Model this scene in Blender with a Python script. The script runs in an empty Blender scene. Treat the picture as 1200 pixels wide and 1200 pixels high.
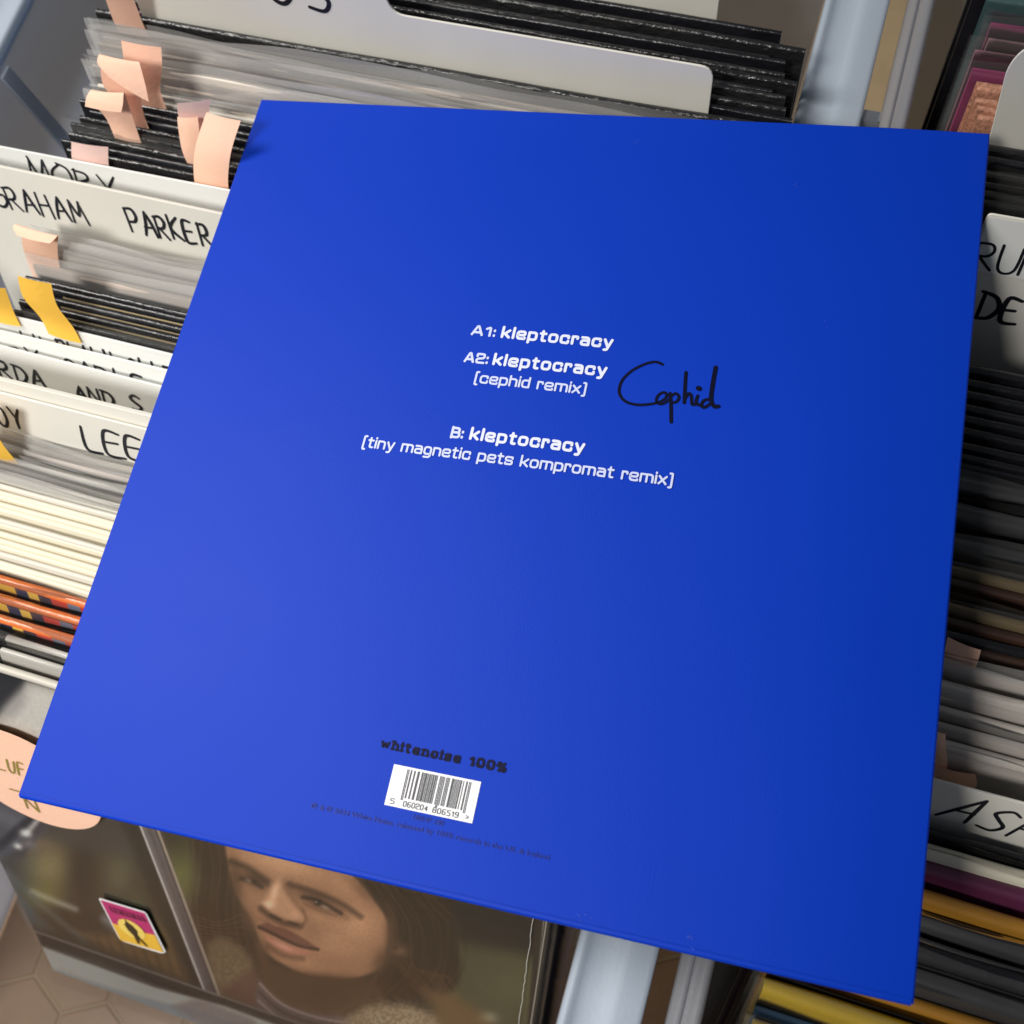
import bpy, bmesh, math, random
import numpy as np
from mathutils import Matrix, Vector

random.seed(7)
rng = np.random.default_rng(11)
SC = bpy.context.scene
COL = SC.collection
R = math.radians

# ------------------------------------------------------------------ camera
cam = bpy.data.cameras.new('camera')
cam.sensor_width = 36.0
cam.lens = 38.01
cam.clip_start = 0.01
cam.clip_end = 50
camo = bpy.data.objects.new('camera', cam)
COL.objects.link(camo)
camo.matrix_world = Matrix(((0.95161578, -0.24027329, 0.19156241, 0.0),
                            (0.28527630, 0.92247501, -0.26011016, 0.0),
                            (-0.11421401, 0.30217314, 0.94638605, 0.721),
                            (0, 0, 0, 1)))
cam.dof.use_dof = True
cam.dof.focus_distance = 0.415
cam.dof.aperture_fstop = 13.0
SC.camera = camo

# ------------------------------------------------------------------ light
wd = bpy.data.worlds.new('World'); SC.world = wd; wd.use_nodes = True
wd.node_tree.nodes['Background'].inputs[0].default_value = (0.80, 0.88, 1.0, 1)
wd.node_tree.nodes['Background'].inputs[1].default_value = 0.11

def area(name, loc, target, size, power, color, sy=None):
    l = bpy.data.lights.new(name, 'AREA'); l.energy = power; l.color = color
    l.shape = 'RECTANGLE' if sy else 'SQUARE'; l.size = size
    if sy: l.size_y = sy
    o = bpy.data.objects.new(name, l); COL.objects.link(o)
    o.location = loc
    d = Vector(target) - Vector(loc)
    o.rotation_euler = d.to_track_quat('-Z', 'Y').to_euler()
    return o
def spot(name, loc, target, power, cone, blend, radius, color):
    l = bpy.data.lights.new(name, 'SPOT'); l.energy = power; l.color = color
    l.spot_size = math.radians(cone); l.spot_blend = blend; l.shadow_soft_size = radius
    o = bpy.data.objects.new(name, l); COL.objects.link(o); o.location = loc
    o.rotation_euler = (Vector(target) - Vector(loc)).to_track_quat('-Z', 'Y').to_euler()
    return o
spot('ceiling_spot_key', (-1.30, 0.30, 1.80), (-0.30, 0.17, 0.3), 126.0, 50, 1.0, 0.34, (1.0, 0.965, 0.91))
spot('ceiling_spot_front', (-0.58, -0.76, 1.62), (-0.30, -0.06, 0.25), 92.0, 46, 1.0, 0.20, (1.0, 0.965, 0.91))

SC.view_settings.view_transform = 'Standard'
SC.view_settings.look = 'None'
SC.view_settings.gamma = 1.0
SC.view_settings.exposure = 0.0
SC.cycles.max_bounces = 10
SC.cycles.transparent_max_bounces = 48
SC.cycles.caustics_reflective = False
SC.cycles.caustics_refractive = False

# ------------------------------------------------------------------ materials
def lin(c):
    c = np.asarray(c, float) / 255.0
    return np.where(c <= 0.04045, c / 12.92, ((c + 0.055) / 1.055) ** 2.4)
def rgb(r, g, b): return tuple(float(v) for v in lin((r, g, b))) + (1.0,)

def mat(name, col, rough=0.5, var=0.08, vscale=40.0, bump=0.0, bscale=200.0, stretch=(1, 1, 1), spec=0.5, coat=0.0,
        transp=0.0, metallic=0.0, translucent=0.0, rvar=0.0):
    m = bpy.data.materials.new(name); m.use_nodes = True
    nt = m.node_tree; n = nt.nodes; L = nt.links
    p = n['Principled BSDF']; out = n['Material Output']
    tc = n.new('ShaderNodeTexCoord'); mp = n.new('ShaderNodeMapping')
    mp.inputs['Scale'].default_value = stretch
    oi = n.new('ShaderNodeObjectInfo')
    add = n.new('ShaderNodeVectorMath'); add.operation = 'ADD'
    mul = n.new('ShaderNodeVectorMath'); mul.operation = 'SCALE'; mul.inputs['Scale'].default_value = 7.3
    comb = n.new('ShaderNodeCombineXYZ')
    for k in range(3): L.new(oi.outputs['Random'], comb.inputs[k])
    L.new(comb.outputs[0], mul.inputs[0])
    L.new(tc.outputs['Object'], mp.inputs['Vector'])
    L.new(mp.outputs[0], add.inputs[0]); L.new(mul.outputs[0], add.inputs[1])
    nz = n.new('ShaderNodeTexNoise'); nz.inputs['Scale'].default_value = vscale; nz.inputs['Detail'].default_value = 5
    L.new(add.outputs[0], nz.inputs['Vector'])
    mx = n.new('ShaderNodeMix'); mx.data_type = 'RGBA'
    c = np.array(col[:3])
    mx.inputs['A'].default_value = tuple(np.clip(c * (1 - var), 0, 1)) + (1,)
    mx.inputs['B'].default_value = tuple(np.clip(c * (1 + var), 0, 1)) + (1,)
    L.new(nz.outputs['Fac'], mx.inputs['Factor'])
    L.new(mx.outputs['Result'], p.inputs['Base Color'])
    p.inputs['Roughness'].default_value = rough
    if rvar:
        rm = n.new('ShaderNodeMapRange'); rm.inputs['To Min'].default_value = max(0.03, rough - rvar); rm.inputs['To Max'].default_value = min(1, rough + rvar)
        rm.inputs['From Min'].default_value = 0.3; rm.inputs['From Max'].default_value = 0.7
        L.new(nz.outputs['Fac'], rm.inputs['Value']); L.new(rm.outputs[0], p.inputs['Roughness'])
    p.inputs['Specular IOR Level'].default_value = spec
    p.inputs['Metallic'].default_value = metallic
    p.inputs['Coat Weight'].default_value = coat
    p.inputs['Coat Roughness'].default_value = 0.12
    if bump:
        bz = n.new('ShaderNodeTexNoise'); bz.inputs['Scale'].default_value = bscale; bz.inputs['Detail'].default_value = 4
        L.new(add.outputs[0], bz.inputs['Vector'])
        bn = n.new('ShaderNodeBump'); bn.inputs['Strength'].default_value = bump; bn.inputs['Distance'].default_value = 0.001
        L.new(bz.outputs['Fac'], bn.inputs['Height']); L.new(bn.outputs[0], p.inputs['Normal'])
        L.new(bn.outputs[0], p.inputs['Coat Normal'])
    if translucent:
        tl = n.new('ShaderNodeBsdfTranslucent'); mt = n.new('ShaderNodeMixShader'); mt.inputs[0].default_value = translucent
        L.new(mx.outputs['Result'], tl.inputs[0]); L.new(p.outputs[0], mt.inputs[1]); L.new(tl.outputs[0], mt.inputs[2])
        p = mt; L.new(p.outputs[0], out.inputs['Surface'])
    if transp:
        tr = n.new('ShaderNodeBsdfTransparent'); ms = n.new('ShaderNodeMixShader')
        tr.inputs[0].default_value = (0.96, 0.965, 0.97, 1)
        ms.inputs[0].default_value = 1 - transp
        L.new(tr.outputs[0], ms.inputs[1]); L.new(p.outputs[0], ms.inputs[2]); L.new(ms.outputs[0], out.inputs['Surface'])
    return m

def poly_film(name, body=0.10, bump=0.5):
    """clear plastic film: transparent, shiny by fresnel, a little milky"""
    m = bpy.data.materials.new(name); m.use_nodes = True
    nt = m.node_tree; n = nt.nodes; L = nt.links
    n.remove(n['Principled BSDF']); out = n['Material Output']
    tr = n.new('ShaderNodeBsdfTransparent'); tr.inputs[0].default_value = (0.985, 0.985, 0.98, 1)
    df = n.new('ShaderNodeBsdfDiffuse'); df.inputs[0].default_value = (0.85, 0.84, 0.82, 1)
    gl = n.new('ShaderNodeBsdfGlossy'); gl.inputs['Roughness'].default_value = 0.16
    fr = n.new('ShaderNodeFresnel'); fr.inputs[0].default_value = 1.5
    tc = n.new('ShaderNodeTexCoord'); mp = n.new('ShaderNodeMapping'); mp.inputs['Scale'].default_value = (0.35, 1, 1)
    nz = n.new('ShaderNodeTexNoise'); nz.inputs['Scale'].default_value = 120; nz.inputs['Detail'].default_value = 4
    bn = n.new('ShaderNodeBump'); bn.inputs['Strength'].default_value = bump; bn.inputs['Distance'].default_value = 0.0012
    L.new(tc.outputs['Object'], mp.inputs[0]); L.new(mp.outputs[0], nz.inputs['Vector']); L.new(nz.outputs['Fac'], bn.inputs['Height'])
    L.new(bn.outputs[0], gl.inputs['Normal'])
    m1 = n.new('ShaderNodeMixShader'); m1.inputs[0].default_value = body
    m2 = n.new('ShaderNodeMixShader')
    L.new(tr.outputs[0], m1.inputs[1]); L.new(df.outputs[0], m1.inputs[2])
    L.new(fr.outputs[0], m2.inputs[0]); L.new(m1.outputs[0], m2.inputs[1]); L.new(gl.outputs[0], m2.inputs[2])
    L.new(m2.outputs[0], out.inputs['Surface'])
    return m

def ramp_mat(name, axis, stops, rough=0.4, x0=0.0, x1=1.0, bump=0.0, coat=0.0):
    """printed stripes along one object axis"""
    m = mat(name, (0.5, 0.5, 0.5, 1), rough, 0, 40, bump, 150, coat=coat)
    nt = m.node_tree; n = nt.nodes; L = nt.links; p = n['Principled BSDF']
    tc = n.new('ShaderNodeTexCoord'); sp = n.new('ShaderNodeSeparateXYZ'); L.new(tc.outputs['Object'], sp.inputs[0])
    mr = n.new('ShaderNodeMapRange'); mr.inputs['From Min'].default_value = x0; mr.inputs['From Max'].default_value = x1
    L.new(sp.outputs['XYZ'.index(axis)], mr.inputs['Value'])
    cr = n.new('ShaderNodeValToRGB'); cr.color_ramp.interpolation = 'CONSTANT'
    els = cr.color_ramp.elements
    for i, (pos, c) in enumerate(stops):
        e = els[i] if i < 2 else els.new(pos)
        e.position = pos; e.color = c
    L.new(mr.outputs[0], cr.inputs[0]); L.new(cr.outputs[0], p.inputs['Base Color'])
    return m

M = {}
M['blue'] = mat('blue_satin_card', (0.0001, 0.036, 0.45, 1), 0.50, 0.035, 14, 0.06, 1300, spec=0.15, rvar=0.015)
M['blue_edge'] = mat('blue_card_edge', (0.03, 0.09, 0.55, 1), 0.6, 0.15, 200)
M['white_ink'] = mat('white_print_ink', (0.70, 0.74, 0.90, 1), 0.5, 0.03)
M['pale_ink'] = mat('pale_blue_print_ink', (0.58, 0.64, 0.90, 1), 0.5, 0.03)
M['dark_ink'] = mat('dark_print_ink', (0.004, 0.005, 0.03, 1), 0.6, 0.1, spec=0.15)
M['faint_ink'] = mat('faint_blue_black_ink', (0.003, 0.018, 0.24, 1), 0.5, 0.1, spec=0.3)
M['marker'] = mat('black_marker_ink', (0.010, 0.011, 0.018, 1), 0.35, 0.3, 300)
M['marker_blue'] = mat('black_marker_on_blue', (0.001, 0.0015, 0.014, 1), 0.55, 0.2, 300, spec=0.12)
M['green_ink'] = mat('olive_green_pen_ink', rgb(150, 138, 52), 0.5, 0.15)
M['barwhite'] = mat('barcode_white', (0.86, 0.87, 0.9, 1), 0.45, 0.02)
M['bar'] = mat('barcode_black', (0.06, 0.06, 0.07, 1), 0.5, 0.05)
M['black'] = mat('black_gloss_card', (0.010, 0.010, 0.013, 1), 0.30, 0.35, 60, 0.55, 330, (0.6, 1, 1), rvar=0.1)
M['black2'] = mat('black_wrapped_card', (0.016, 0.016, 0.017, 1), 0.22, 0.35, 60, 0.9, 420, (0.5, 1, 1), rvar=0.1)
M['grey_black'] = mat('worn_charcoal_card', (0.028, 0.028, 0.032, 1), 0.4, 0.35, 50, 0.5, 260, (0.4, 1, 1))
M['taupe'] = mat('taupe_card', rgb(206, 191, 180), 0.5, 0.22, 26, 0.3, 160, (0.12, 3, 3))
M['taupe2'] = mat('grey_taupe_card', rgb(226, 216, 204), 0.5, 0.2, 26, 0.3, 160, (0.12, 3, 3))
M['cream'] = mat('cream_card', rgb(224, 217, 196), 0.55, 0.07, 30, 0.2, 300, (0.2, 1, 1))
M['offwhite'] = mat('pale_card', rgb(214, 208, 196), 0.5, 0.1, 30, 0.2, 300, (0.2, 1, 1))
M['orange'] = mat('orange_card', rgb(208, 108, 48), 0.35, 0.12, 90, 0.4, 240, coat=0.3)
M['div'] = mat('white_plastic_card', rgb(230, 227, 217), 0.42, 0.055, 26, 0.08, 70, (1, 1, .5), rvar=.06)
M['div_w'] = mat('bright_white_plastic_card', rgb(238, 239, 236), 0.40, 0.04, 26, 0.08, 70, (1, 1, .5), rvar=.06)
M['pink'] = mat('salmon_paper', rgb(253, 203, 176), 0.75, 0.05, 35, 0.15, 500)
M['pink2'] = mat('pale_pink_paper', rgb(253, 216, 206), 0.75, 0.04, 35, 0.15, 500)
M['yellow_tab'] = mat('yellow_paper', rgb(250, 196, 72), 0.75, 0.05, 35, 0.15, 500)
M['film'] = poly_film('clear_plastic_film', 0.03)
M['film_clear'] = poly_film('very_clear_plastic_film', 0.004, 0.25)
M['film_milky'] = poly_film('milky_plastic_film', 0.28)
M['crate'] = mat('frosted_plastic', (0.70, 0.76, 0.84, 1), 0.32, 0.06, 12, 0.06, 60, transp=0.15, translucent=0.6)
M['crate_wall'] = mat('slate_tinted_plastic', (0.62, 0.74, 0.95, 1), 0.34, 0.12, 9, 0.05, 40, transp=0.30, translucent=0.75)
M['crate_clear'] = mat('clear_plastic_wall', (0.46, 0.45, 0.47, 1), 0.18, 0.05, 10, 0.08, 40, transp=0.42, translucent=0.4)
M['crate_front'] = mat('very_clear_plastic_wall', (0.4, 0.4, 0.42, 1), 0.12, 0.05, 10, 0.05, 40, transp=0.92)
M['crate_base'] = mat('clear_plastic_base', (0.30, 0.28, 0.26, 1), 0.25, 0.05, 10, 0.05, 40, transp=0.88)
M['rim'] = mat('white_frosted_rim', (0.58, 0.66, 0.76, 1), 0.45, 0.05, 14, 0.12, 600, transp=0.12, translucent=0.35)
M['rim_clear'] = mat('clear_plastic_rim', (0.42, 0.43, 0.47, 1), 0.3, 0.05, 14, 0.12, 400, transp=0.45, translucent=0.3)
M['tile'] = mat('brown_floor_tile', rgb(184, 142, 102), 0.45, 0.20, 30, 0.2, 140)
M['grout'] = mat('beige_grout', rgb(196, 170, 132), 0.8, 0.12, 60)
M['gold'] = mat('gold_card', rgb(170, 120, 42), 0.4, 0.15, 40, 0.3, 200, (0.3, 1, 1))
M['yellow_card'] = mat('yellow_card', rgb(206, 172, 40), 0.3, 0.10, 40, 0.3, 160, coat=0.4)
M['purple'] = mat('purple_card', rgb(92, 40, 70), 0.4, 0.2, 40, 0.3, 200, (0.3, 1, 1))
M['magenta'] = mat('magenta_card', rgb(176, 62, 120), 0.35, 0.15, 40, 0.3, 200, (0.3, 1, 1))
M['rose'] = mat('dusty_rose_card', rgb(176, 128, 140), 0.35, 0.15, 40, 0.3, 200, (0.3, 1, 1))
M['olive'] = mat('olive_brown_card', rgb(122, 104, 72), 0.4, 0.2, 40, 0.3, 200, (0.3, 1, 1))
M['brown'] = mat('dark_brown_card', rgb(66, 44, 34), 0.4, 0.25, 40, 0.3, 200, (0.3, 1, 1))
M['teal'] = mat('dark_teal_card', rgb(62, 88, 88), 0.35, 0.25, 40, 0.3, 200)
M['blue_card'] = mat('steel_blue_card', rgb(70, 100, 130), 0.35, 0.2, 40, 0.3, 200)
M['foil'] = mat('silver_foil', (0.62, 0.62, 0.58, 1), 0.25, 0.3, 200, metallic=0.9)
# speckled copper spines
M['copper'] = mat('copper_fleck_card', rgb(168, 120, 98), 0.35, 1.4, 620, 0.7, 300, (1, 1, 1))
M['gilt'] = mat('pale_gilt_edge', rgb(196, 178, 140), 0.4, 0.2, 60)
M['crease'] = mat('white_crease', (0.8, 0.8, 0.76, 1), 0.5, 0.2, 200)
M['mag_ink'] = mat('magenta_print', rgb(186, 44, 112), 0.4, 0.08, 80)
M['yel_ink'] = mat('yellow_print', rgb(238, 190, 62), 0.4, 0.06, 80)
M['sun_ink'] = mat('light_yellow_print', rgb(246, 216, 110), 0.4, 0.05, 80)
M['maroon_ink'] = mat('dark_maroon_print', rgb(96, 28, 62), 0.4, 0.1, 80)
M['fig_ink'] = mat('dark_brown_print', rgb(52, 38, 20), 0.4, 0.1, 80)
ORG = [(0, rgb(232, 176, 60)), (.10, rgb(60, 44, 76)), (.17, rgb(232, 182, 66)), (.27, rgb(40, 42, 80)), (.34, rgb(236, 190, 80)),
       (.40, rgb(56, 40, 60)), (.47, rgb(200, 62, 48)), (.56, rgb(110, 118, 140)), (.63, rgb(196, 56, 48)), (.70, rgb(96, 110, 140)),
       (.78, rgb(200, 60, 46)), (.86, rgb(44, 44, 76)), (.90, rgb(214, 150, 60)), (.95, rgb(50, 44, 72))]
M['org_print'] = ramp_mat('colour_block_print', 'X', ORG, 0.35, 0.025, 0.115, 0.2, 0.3)
M['cov_top'] = ramp_mat('grey_and_black_print', 'X', [(0, rgb(34, 32, 34)), (.17, rgb(206, 202, 194))], 0.35, 0.0, 0.30, 0.2, 0.3)

# ------------------------------------------------------------------ mesh helpers
def link(o, parent=None):
    COL.objects.link(o)
    if parent is not None: o.parent = parent
    return o
def mesh(name, vs, fs, m, parent=None, smooth=False, loc=None):
    me = bpy.data.meshes.new(name); me.from_pydata([tuple(v) for v in vs], [], fs); me.validate()
    if smooth:
        for p in me.polygons: p.use_smooth = True
    me.materials.append(m)
    o = bpy.data.objects.new(name, me); link(o, parent)
    if loc: o.location = loc
    return o
def tag(o, label, cat, group=None, kind=None):
    if label: o['label'] = label
    if cat: o['category'] = cat
    if group: o['group'] = group
    if kind: o['kind'] = kind
    return o
def empty(name, loc, rot=(0, 0, 0)):
    o = bpy.data.objects.new(name, None); o.empty_display_size = 0.02
    o.location = loc; o.rotation_euler = rot; COL.objects.link(o); return o
def boxdata(x0, x1, y0, y1, z0, z1):
    v = [(x, y, z) for z in (z0, z1) for y in (y0, y1) for x in (x0, x1)]
    f = [(0, 2, 3, 1), (4, 5, 7, 6), (0, 1, 5, 4), (2, 6, 7, 3), (0, 4, 6, 2), (1, 3, 7, 5)]
    return v, f
def extrude_profile(prof, a, b, axis):
    """closed 2D profile [(p,q)] swept from a to b; axis 'y': (p,a,q); axis 'x': (a,p,q)"""
    n = len(prof); vs = []
    for t in (a, b):
        for p, q in prof: vs.append((p, t, q) if axis == 'y' else (t, p, q))
    fs = [(i, (i + 1) % n, n + (i + 1) % n, n + i) for i in range(n)] + [tuple(range(n))[::-1], tuple(range(n, 2 * n))]
    return vs, fs

# ---- strokes (pen lines) -------------------------------------------------
def catmull(pts, k=5):
    P = [np.array(p, float) for p in pts]
    if len(P) < 3: return P
    out = []
    for i in range(len(P) - 1):
        p0 = P[max(i - 1, 0)]; p1 = P[i]; p2 = P[i + 1]; p3 = P[min(i + 2, len(P) - 1)]
        for j in range(k):
            t = j / k
            out.append(0.5 * ((2 * p1) + (-p0 + p2) * t + (2 * p0 - 5 * p1 + 4 * p2 - p3) * t * t + (-p0 + 3 * p1 - 3 * p2 + p3) * t ** 3))
    out.append(P[-1]); return out
def round_corners(pts, r, closed=False, k=5):
    P = [np.array(p, float) for p in pts]; n = len(P); out = []
    for i in range(n):
        if not closed and i in (0, n - 1): out.append(P[i]); continue
        a, b, c = P[i - 1], P[i], P[(i + 1) % n]
        u = a - b; v = c - b; lu = np.linalg.norm(u); lv = np.linalg.norm(v)
        rr = min(r, lu * .49, lv * .49); s = b + u / lu * rr; e = b + v / lv * rr
        for j in range(k + 1):
            t = j / k; out.append((1 - t) ** 2 * s + 2 * t * (1 - t) * b + t * t * e)
    if closed: out.append(out[0])
    return out
def ribbon(vs, fs, pts, w, put, cap=True, wfun=None):
    P = [np.array(p, float) for p in pts]
    Q = [P[0]]
    for p in P[1:]:
        if np.linalg.norm(p - Q[-1]) > 1e-7: Q.append(p)
    P = Q; n = len(P)
    if n < 2: return
    closed = np.linalg.norm(P[0] - P[-1]) < 1e-6
    base = len(vs); L = []
    for i in range(n):
        if closed and i in (0, n - 1): a, b, c = P[n - 2], P[i], P[1]
        else: a, b, c = P[max(i - 1, 0)], P[i], P[min(i + 1, n - 1)]
        d1 = b - a; d2 = c - b
        if np.linalg.norm(d1) < 1e-9: d1 = d2
        if np.linalg.norm(d2) < 1e-9: d2 = d1
        d1 = d1 / np.linalg.norm(d1); d2 = d2 / np.linalg.norm(d2)
        nn = np.array([-d1[1] - d2[1], d1[0] + d2[0]]); ln = np.linalg.norm(nn)
        nn = nn / ln if ln > 1e-6 else np.array([-d1[1], d1[0]])
        cosh = max(0.6, abs(nn @ np.array([-d1[1], d1[0]])))
        ww = w * (wfun(i / (n - 1)) if wfun else 1.0) / 2 / cosh
        vs.append(put(*(b + nn * ww))); vs.append(put(*(b - nn * ww)))
        if i: fs.append((base + 2 * i - 2, base + 2 * i - 1, base + 2 * i + 1, base + 2 * i))
    if cap and not closed:
        for i, sgn in ((0, -1), (n - 1, 1)):
            d = (P[1] - P[0]) if i == 0 else (P[-1] - P[-2]); d = d / np.linalg.norm(d) * sgn
            ww = w * (wfun(i / (n - 1)) if wfun else 1.0) / 2
            nrm = np.array([-d[1], d[0]]); idx = []
            for j in range(7):
                a = -math.pi / 2 + math.pi * j / 6
                idx.append(len(vs)); vs.append(put(*(P[i] + d * math.cos(a) * ww + nrm * math.sin(a) * ww)))
            fs.append(tuple(idx))
def stroke_obj(name, strokes, w, plane, m, parent, wfun=None):
    """plane(u, v, d) -> local 3D point, d = tiny lift"""
    vs, fs = [], []
    for i, s in enumerate(strokes):
        ww = w
        if isinstance(s, tuple): s, ww = s
        ribbon(vs, fs, s, ww, lambda a, b, i=i: plane(a, b, 5e-6 * i), wfun=wfun)
    return mesh(name, vs, fs, m, parent)

# ---- square technical lettering for the printed titles (x-height 1) --------
RC = 0.36
TECH = {
 'k': (1.0, [[(0, 0), (0, 1.42)], [(0.02, .48), (.34, .48), (.98, 1)], [(.36, .5), (1.0, 0)]]),
 'l': (0.0, [[(0, 0), (0, 1.42)]]),
 'e': (1.05, [[(.05, .5), (1.05, .5), (1.05, 1), (0, 1), (0, 0), (1.05, 0), (1.05, .16)]]),
 'p': (1.05, [[(0, -.42), (0, 1)], [(0, 1), (1.05, 1), (1.05, 0), (0, 0)]]),
 't': (.72, [[(.28, 1.34), (.28, 0), (.72, 0)], [(0, 1), (.72, 1)]]),
 'o': (1.05, ['C', [(0, 0), (1.05, 0), (1.05, 1), (0, 1)]]),
 'c': (1.02, [[(1.02, .72), (1.02, 1), (0, 1), (0, 0), (1.02, 0), (1.02, .28)]]),
 'r': (.68, [[(0, 0), (0, 1)], [(0, 1), (.68, 1), (.68, .76)]]),
 'a': (1.0, [[(.04, 1), (1.0, 1), (1.0, 0)], [(1.0, .58), (0, .58), (0, 0), (1.0, 0)]]),
 'y': (1.0, [[(0, 1), (.52, .05)], [(1.0, 1), (.45, -.42), (.1, -.42)]]),
 'i': (0.0, [[(0, 0), (0, 1)], [(0, 1.34), (0, 1.42)]]),
 'n': (1.0, [[(0, 0), (0, 1)], [(0, 1), (1.0, 1), (1.0, 0)]]),
 'm': (1.7, [[(0, 0), (0, 1)], [(0, 1), (1.7, 1), (1.7, 0)], [(.85, 1), (.85, 0)]]),
 'g': (1.0, [[(1.0, 0.02), (0, 0.02), (0, 1), (1.0, 1), (1.0, -.42), (.06, -.42)]]),
 's': (1.0, [[(1.0, .8), (1.0, 1), (0, 1), (0, .52), (1.0, .48), (1.0, 0), (0, 0), (0, .2)]]),
 'h': (1.0, [[(0, 0), (0, 1.42)], [(0, 1), (1.0, 1), (1.0, 0)]]),
 'd': (1.0, [[(1.0, 1.42), (1.0, 0)], [(1.0, 1), (0, 1), (0, 0), (1.0, 0)]]),
 'x': (1.0, [[(0, 0), (1.0, 1)], [(0, 1), (1.0, 0)]]),
 'w': (1.5, [[(0, 1), (.36, 0), (.75, .95), (1.14, 0), (1.5, 1)]]),
 '(': (.34, [[(.34, 1.52), (0, 1.52), (0, -.36), (.34, -.36)]]),
 ')': (.34, [[(0, 1.52), (.34, 1.52), (.34, -.36), (0, -.36)]]),
 ':': (0.0, [[(0, .04), (0, .14)], [(0, .80), (0, .90)]]),
 'A': (1.15, [[(0, 0), (.50, 1.34), (.65, 1.34), (1.15, 0)], [(.18, .38), (.97, .38)]]),
 'B': (1.1, [[(.02, .70), (1.1, .70), (1.1, 0), (0, 0)], [(0, -.1), (0, 1.44)], [(0, 1.34), (1.0, 1.34), (1.0, .70), (.4, .70)]]),
 '0': (1.0, ['C', [(0, 0), (1.0, 0), (1.0, 1.34), (0, 1.34)]]),
 '1': (.5, [[(0, 1.05), (.45, 1.34), (.45, 0)]]),
 '2': (1.0, [[(0, 1.0), (0, 1.34), (1.0, 1.34), (1.0, .74), (0, .58), (0, 0), (1.0, 0)]]),
 '3': (1.0, [[(0, 1.34), (1.0, 1.34), (1.0, 0), (0, 0)], [(.3, .7), (1.0, .7)]]),
 '4': (1.0, [[(.75, 0), (.75, 1.34), (0, .4), (1.0, .4)]]),
 '5': (1.0, [[(1.0, 1.34), (0, 1.34), (0, .76), (1.0, .76), (1.0, 0), (0, 0)]]),
 '6': (1.0, [[(1.0, 1.34), (0, 1.34), (0, 0), (1.0, 0), (1.0, .72), (0, .72)]]),
 '7': (1.0, [[(0, 1.34), (1.0, 1.34), (.4, 0)]]),
 '8': (1.0, ['C', [(0, 0), (1.0, 0), (1.0, 1.34), (0, 1.34)], [(0, .7), (1.0, .7)]]),
 '9': (1.0, [[(0, 0), (1.0, 0), (1.0, 1.34), (0, 1.34), (0, .62), (1.0, .62)]]),
 '>': (.7, [[(0, 1.0), (.7, .65), (0, .3)]]),
 '%': (1.3, [[(.2, 0), (1.1, 1.34)], ['C'], [(0, .8), (.45, .8), (.45, 1.34), (0, 1.34), (0, .8)], [(.85, 0), (1.3, 0), (1.3, .54), (.85, .54), (.85, 0)]]),
}
def tech_text(s, u0, u1, v, xh, gap=0.46, space=0.9):
    adv = 0.0; items = []
    for ch in s:
        if ch == ' ': adv += space; continue
        w, st = TECH[ch]
        items.append((adv, st)); adv += w + gap
    total = adv - gap; sx = (u1 - u0) / total; out = []
    for a, st in items:
        closed = False
        for path in st:
            if path == 'C' or path == ['C']: closed = path == 'C'; continue
            q = [(u0 + (a + x) * sx, v + y * xh) for x, y in path]
            q = round_corners(q, RC * min(sx, xh) * 1.1, closed) if len(q) > 2 else [np.array(p) for p in q]
            out.append(q); closed = False
    return out

# ---- hand lettering (capitals, marker pen), unit box ------------------------
HAND = {
 'A': [[(0, 0), (.22, .5), (.45, 1.0)], [(.45, 1.0), (.62, .5), (.80, 0)], [(.14, .36), (.70, .40)]],
 'B': [[(.05, 1), (.02, 0)], [(.02, .97), (.5, .93), (.56, .72), (.08, .54), (.6, .42), (.62, .12), (.02, 0)]],
 'C': [[(.7, .88), (.4, 1), (.08, .6), (.15, .12), (.5, 0), (.75, .15)]],
 'D': [[(.1, 1), (.02, 0)], [(.0, 1), (.55, .92), (.78, .5), (.5, .08), (0, 0)]],
 'E': [[(.65, .98), (.08, .96), (0, .02), (.66, .0)], [(.05, .5), (.52, .54)]],
 'G': [[(.75, .85), (.42, 1), (.06, .6), (.12, .1), (.5, 0), (.78, .2), (.78, .45), (.45, .45)]],
 'H': [[(.08, 1), (.02, 0)], [(.72, 1), (.68, 0)], [(.05, .5), (.7, .52)]],
 'I': [[(.05, 1), (.02, 0)]],
 'K': [[(.08, 1), (.02, 0)], [(.68, .98), (.06, .45), (.75, 0)]],
 'L': [[(.06, 1), (.0, .03), (.62, 0)]],
 'M': [[(0, 0), (.14, 1)], [(.14, 1), (.42, .38), (.72, 1)], [(.72, 1), (.86, 0)]],
 'N': [[(0, 0), (.06, 1)], [(.06, 1), (.68, .02)], [(.68, .02), (.72, 1)]],
 'O': [[(.4, 1), (.06, .7), (.1, .15), (.45, 0), (.78, .35), (.7, .85), (.36, 1)]],
 'P': [[(.08, .98), (.04, 0)], [(0, .95), (.52, .98), (.68, .72), (.5, .48), (.06, .44)]],
 'R': [[(.06, .98), (.02, 0)], [(0, .95), (.5, .99), (.64, .74), (.46, .5), (.06, .46)], [(.2, .46), (.72, .0)]],
 'S': [[(.66, .88), (.36, 1), (.08, .78), (.3, .54), (.62, .3), (.46, .03), (.04, .08)]],
 'U': [[(.04, 1), (.06, .2), (.34, 0), (.64, .2), (.7, 1)]],
 'V': [[(0, 1), (.32, 0)], [(.32, 0), (.66, 1)]],
 'Y': [[(0, 1), (.36, .48)], [(.74, 1), (.36, .48), (.26, 0)]],
 'F': [[(.6, 1), (.06, .96), (0, 0)], [(.04, .52), (.5, .56)]],
 'W': [[(0, 1), (.22, 0), (.45, .7), (.68, 0), (.92, 1)]],
}
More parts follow.
